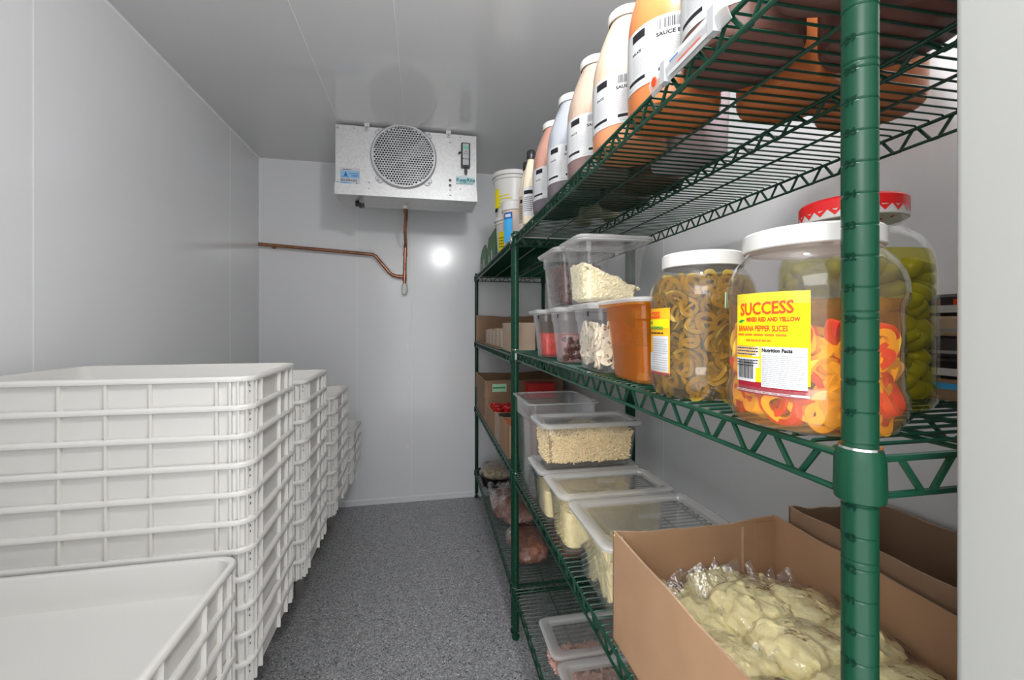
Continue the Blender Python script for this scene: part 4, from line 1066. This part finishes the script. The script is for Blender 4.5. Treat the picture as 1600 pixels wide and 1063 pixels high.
m = M(); m.loft([rr(.115, .13, .015, 0, 4), rr(.12, .135, .018, .004, 4), rr(.13, .145, .02, .2, 4), rr(.136, .15, .02, .203, 4), rr(.136, .15, .02, .215, 4)], PALEP)
tag(m.obj('plastic_tub', None, loc=(.590, .885, zs1), rot=SROT), 'pale purplish square tub behind the orange streaked jug', 'tub')
def sauce_bottle(label, loc, mat=BOTC, seed=1, cap=BLACK, lab2=True):
    t = thing('sauce_bottle', label, 'bottle', loc, 0, 'slim sauce bottles on the top shelf')
    m = M(); m.lathe([(.024, 0), (.030, .004), (.032, .012), (.032, .14), (.030, .165), (.022, .205), (.014, .235), (.0125, .245)], mat, 26); m.obj('bottle_body', t)
    m = M(); m.lathe([(.0155, .240), (.0165, .243), (.0165, .268), (.013, .274), (.001, .275)], cap, 18, cap0=False); m.obj('cap', t)
    if lab2:
        fn = arcmap(.0322, math.atan2(-loc[1], -loc[0])); d = Decal(fn, 0); d.slab(-.04, .035, .03, .135, KRAFTL if seed == 1 else WHITEP, 0, .0004); lb = d.obj('label', t, smooth=60)
        d = Decal(fn, .0006); d.lines(-.03, .02, .045, .10, 8, INK, th=.35, seed=seed); d.rect(-.03, .012, .108, .122, INK); d.obj('lettering', lb, smooth=0)
    return t
sauce_bottle('slim cream sauce bottle with a black cap, closest to the brown jug', (.392, 1.545, zs1), seed=2)
sauce_bottle('slim cream sauce bottle with a black cap, leftmost of the two', (.404, 1.660, zs1), seed=1)
sauce_bottle('slim pale bottle in the second row above the olives', (.56, 1.375, zs1), lab2=False)
sauce_bottle('slim pale bottle in the second row farther behind', (.635, 1.40, zs1), lab2=False)
sauce_bottle('slim pale bottle in the second row beside the far end of the near unit', (.575, 1.50, zs1), lab2=False)
# far unit top: pails, tub, green cartons
def pail(label, loc, r, h, mat, yl=False):
    t = thing('plastic_pail', label, 'pail', loc, 0, 'white pails on the far top shelf')
    m = M(); m.lathe([(r * .82, 0), (r * .85, .004), (r * .96, h * .82), (r * 1.03, h * .83), (r * 1.03, h * .87), (r * .97, h * .875), (r * .98, h * .93)], mat, 36); m.obj('pail_body', t)
    m = M(); m.lathe([(r * .99, h * .90), (r * 1.07, h * .905), (r * 1.08, h * .985), (r * 1.05, h), (r * .95, h), (r * .93, h * .985), (.001, h * .985)], WHITE, 36, cap0=False); m.obj('lid', t)
    A = math.atan2(-loc[1], -loc[0]); fn = arcmap(r * .935, A - .5); d = Decal(fn, 0)
    if yl: d.slab(-.045, .045, h * .12, h * .62, YEL, .0, .0015); 
    else: d.slab(-.075, -.035, h * .2, h * .62, YEL, .0, .0015); d.slab(-.075, -.05, h * .12, h * .2, INK, 0, .0015)
    lb = d.obj('label', t, smooth=60); d = Decal(fn, .002); d.lines(-.04, .04, h * .2, h * .5, 4, INK if yl else YEL, th=.3) ; d.obj('lettering', lb, smooth=0)
    return t
pail('white pail with a yellow label standing under another white pail', (.485, 2.30, zs1), .098, .205, WHITE, True)
pail('large white pail on top of another white pail near the back wall', (.485, 2.30, zs1 + .206), .108, .235, WHITE)
t = thing('food_tub', 'peach coloured tub with a white lid and blue label beside the white pails', 'tub', (.430, 1.985, zs1))
m = M(); m.lathe([(.052, 0), (.055, .004), (.062, .16), (.064, .165)], TUBC, 32); m.obj('tub_body', t)
m = M(); m.lathe([(.064, .160), (.069, .162), (.069, .198), (.064, .205), (.001, .205)], WHITE, 32, cap0=False); m.obj('lid', t)
fn = arcmap(.0605, math.atan2(-1.985, -.43) - .55); d = Decal(fn, .003); d.rect(-.028, .018, .015, .12, SKYB); d.rect(-.028, .018, .12, .15, BLUE); d.rect(-.02, .01, .128, .142, WHITEP, h=.0005); d.rect(.035, .07, .02, .14, WHITEP); d.obj('label', t, smooth=0)
def green_carton(label, u, L, hs, d_=.20):
    t = thing('green_carton', label, 'carton', S(u, .02, zs1), SROT, 'green cartons on the far top shelf')
    m = M(); n = len(hs) - 1
    pts = [(i * L / n, hs[i]) for i in range(n + 1)]
    # front panel with cut edge
    rings = [[(0, y, 0), (.003, y, 0), (.003, y, z), (0, y, z)] for y, z in pts]; m.loft(rings, GCARD); m.obj('side_panel', t, smooth=0)
    m = M(); m.box(.003, d_, 0, .003, 0, hs[0], GCARD); m.box(.003, d_, L - .003, L, 0, hs[-1], GCARD); m.box(d_ - .003, d_, .003, L - .003, 0, min(hs), GCARD); m.box(.003, d_ - .003, .003, L - .003, 0, .003, GCARD); m.obj('back_panels', t, smooth=0)
    m = M(); m.box(-.0008, -.0002, L * .35, L * .5, .03, .085, WHITEP); m.box(-.0008, -.0002, L * .7, L * .8, .03, .07, WHITEP); m.obj('printed_mark', t, smooth=0)
green_carton('green carton with a cut away side panel, nearer of the two beside the white pails', 2.125, .36, [.185, .184, .183, .182, .181, .18, .18, .18, .15, .12])
green_carton('low green carton closest to the back wall on the top shelf', 2.505, .34, [.13, .165, .175, .175, .172, .17, .165, .14, .12])
# flat dark tray covering the far top shelf
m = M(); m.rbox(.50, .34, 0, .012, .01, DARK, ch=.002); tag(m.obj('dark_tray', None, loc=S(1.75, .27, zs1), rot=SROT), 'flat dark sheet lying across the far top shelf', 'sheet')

# ------------------------------------------------------------ far unit, lower shelves
zf2 = 1.155 + TOPS
fb = open_box('cardboard_box', 'open cardboard box of cartons on the middle shelf at the back wall', 'box', .385, .84, 2.16, 3.19, zf2, 1.355, rz=SROT, seed=8, mat=KRAFTD, skip=(0, 3))
LBS = ['nearest the tall carton', 'second from the tall carton', 'third from the tall carton', 'fourth from the tall carton', 'closest to the back wall']
for i in range(5):
    h = (.092, .098, .09, .094, .088)[i]; y = 2.235 + i * .135
    t = thing('small_carton', 'small pale carton in the row on the far middle shelf, %s' % LBS[i], 'carton', (.3545 + AX * (y - .294) + .060, y, zf2 + .0045), SROT, 'small pale cartons on the far middle shelf')
    m = M(); m.rbox(.085, .122, 0, h, .004, KRAFTL, ch=.001); m.obj('carton_body', t)
    m = M(); m.box(-.0432, -.0427, -.055, -.036, .002, h - .003, WHITEP); m.obj('white_edge', t, smooth=0)
t = thing('carton', 'tall pale carton behind the middle post on the far middle shelf', 'carton', (.3545 + .026 + .060, 1.985, zf2), SROT)
m = M(); m.rbox(.10, .27, 0, .132, .003, KRAFTL, ch=.001); m.obj('carton_body', t)
m = M(); m.box(-.0008 - .05, -.0502, -.12, .02, .045, .085, KRAFTE); m.lines if 0 else None; m.obj('printed_panel', t, smooth=0)
# third shelf of the far unit
zf3 = Z3 + TOPS
lo = thing('carton', 'lower brown carton under the box with the mint sticker', 'carton', (.64, 2.93, zf3), SROT)
m = M(); m.rbox(.50, .50, 0, .150, .004, KRAFTD, ch=.001); m.obj('carton_body', lo)
up = open_box('cardboard_box', 'open brown box with a mint sticker, stacked on a lower carton', 'box', .385, .895, 2.68, 3.19, zf3 + .151, .936, rz=SROT, seed=11, mat=KRAFTD)
m = M(); d = Decal(lambda x, y, h: (x, -.2552 - h, y), 0); d.slab(-.205, -.115, .035, .085, MINT, 0, .0006); st = d.obj('sticker', up, smooth=0)
d = Decal(lambda x, y, h: (x, -.2562 - h, y), 0); d.lines(-.2, -.12, .05, .07, 1, GRNINK, th=.5); d.obj('handwriting', st, smooth=0)
t = thing('small_box', 'low kraft box supporting the red box on the far third shelf', 'box', (.70, 2.59, zf3), SROT); m = M(); m.rbox(.20, .15, 0, .160, .003, KRAFTD, ch=.001); m.obj('carton_body', t)
t = thing('red_box', 'bright red box seen past the middle post above the empty bin', 'box', (.71, 2.59, zf3 + .1605), SROT); m = M(); m.rbox(.165, .11, 0, .092, .004, RED, ch=.002); m.obj('box_body', t)
t = open_box('carton', 'small kraft carton holding red cups', 'carton', .388, .56, 2.36, 2.63, zf3, .800, rz=SROT, seed=4, mat=KRAFT)
R = random.Random(8); c0 = None
for i in range(9):
    if c0 is None:
        m = M(); m.lathe([(.018, 0), (.024, .08), (.026, .083), (.026, .087), (.022, .087), (.018, .07), (.001, .069)], RED, 18); c0 = m.obj('red_cup'); o = c0
    else: o = c0.copy(); COL.objects.link(o)
    o.location = (.42 + (i % 3) * .053, 2.41 + (i // 3) * .073, zf3 + .045 + R.uniform(0, .006)); tag(o, 'small red cup packed in the kraft carton', 'cup', 'red cups in the kraft carton')
t = open_box('carton', 'small carton with a black bag in its top, behind the one with the orange contents', 'carton', .386, .54, 2.17, 2.335, zf3, .812, rz=SROT, seed=6, mat=KRAFTL)
m = M(); m.rbox(.135, .145, .03, .128, .02, BLACK, ch=.006); m.obj('bag_liner', t)
t = open_box('carton', 'tall narrow carton with orange contents next to the middle post', 'carton', .384, .52, 1.93, 2.15, zf3, .825, rz=SROT, seed=7, mat=KRAFT)
m = M(); m.loft([rr(.12, .20, .02, .02), rr(.125, .205, .02, .125), rr(.10, .18, .02, .139), rr(.03, .05, .01, .142)], pm('orange_wrap', (.75, .20, .05), .4)); m.obj('orange_wrap', t)
# bottom shelf of the far unit
zf4 = Z4 - .005 + TOPS
m = M(); m.loft([rr(.36, .34, .02, 0), rr(.40, .37, .02, .022), rr(.41, .38, .02, .024), rr(.395, .365, .02, .024), rr(.35, .33, .02, .004)], BLACK); tag(m.obj('black_tray', None, loc=(.60, 3.0, zf4), rot=SROT), 'black shallow tray under the bag of pale pieces', 'tray')
bag('bag_of_pale_pieces', 'clear bag of pale beige pieces on the bottom shelf by the back wall', 'bag', (.565, 2.99, zf4 + .068), (0, 0, SROT), (.155, .135, .042), CHIPS, 2, lump=.12, fr=30, fin=False)
MB = [((.478, 1.975, zf4 + .062), (0, 0, .02), (.078, .135, .050), MEAT2, 'clear bag of reddish meat nearest the middle post on the bottom shelf'),
      ((.474, 2.16, zf4 + .150), (.12, 0, -.06), (.078, .125, .036), MEAT, 'clear bag of dark meat lying on top of the others'),
      ((.470, 2.42, zf4 + .068), (0, 0, -.03), (.080, .135, .052), MEAT, 'clear bag of meat farthest back on the bottom shelf'),
      ((.665, 1.99, zf4 + .060), (0, 0, .05), (.060, .150, .048), MEAT2, 'long clear bag of meat behind the nearest meat bag'),
      ((.67, 2.40, zf4 + .060), (0, 0, .0), (.080, .150, .048), MEAT, 'clear bag of meat at the wall side of the bottom shelf')]
for i, (p, r, s_, mt, lab) in enumerate(MB): bag('bag_of_meat', lab, 'bag', p, r, s_, mt, 3 + i * 2.7, 'bags of meat on the bottom shelf', lump=.15, fr=42, fin=(i in (1, 2)))
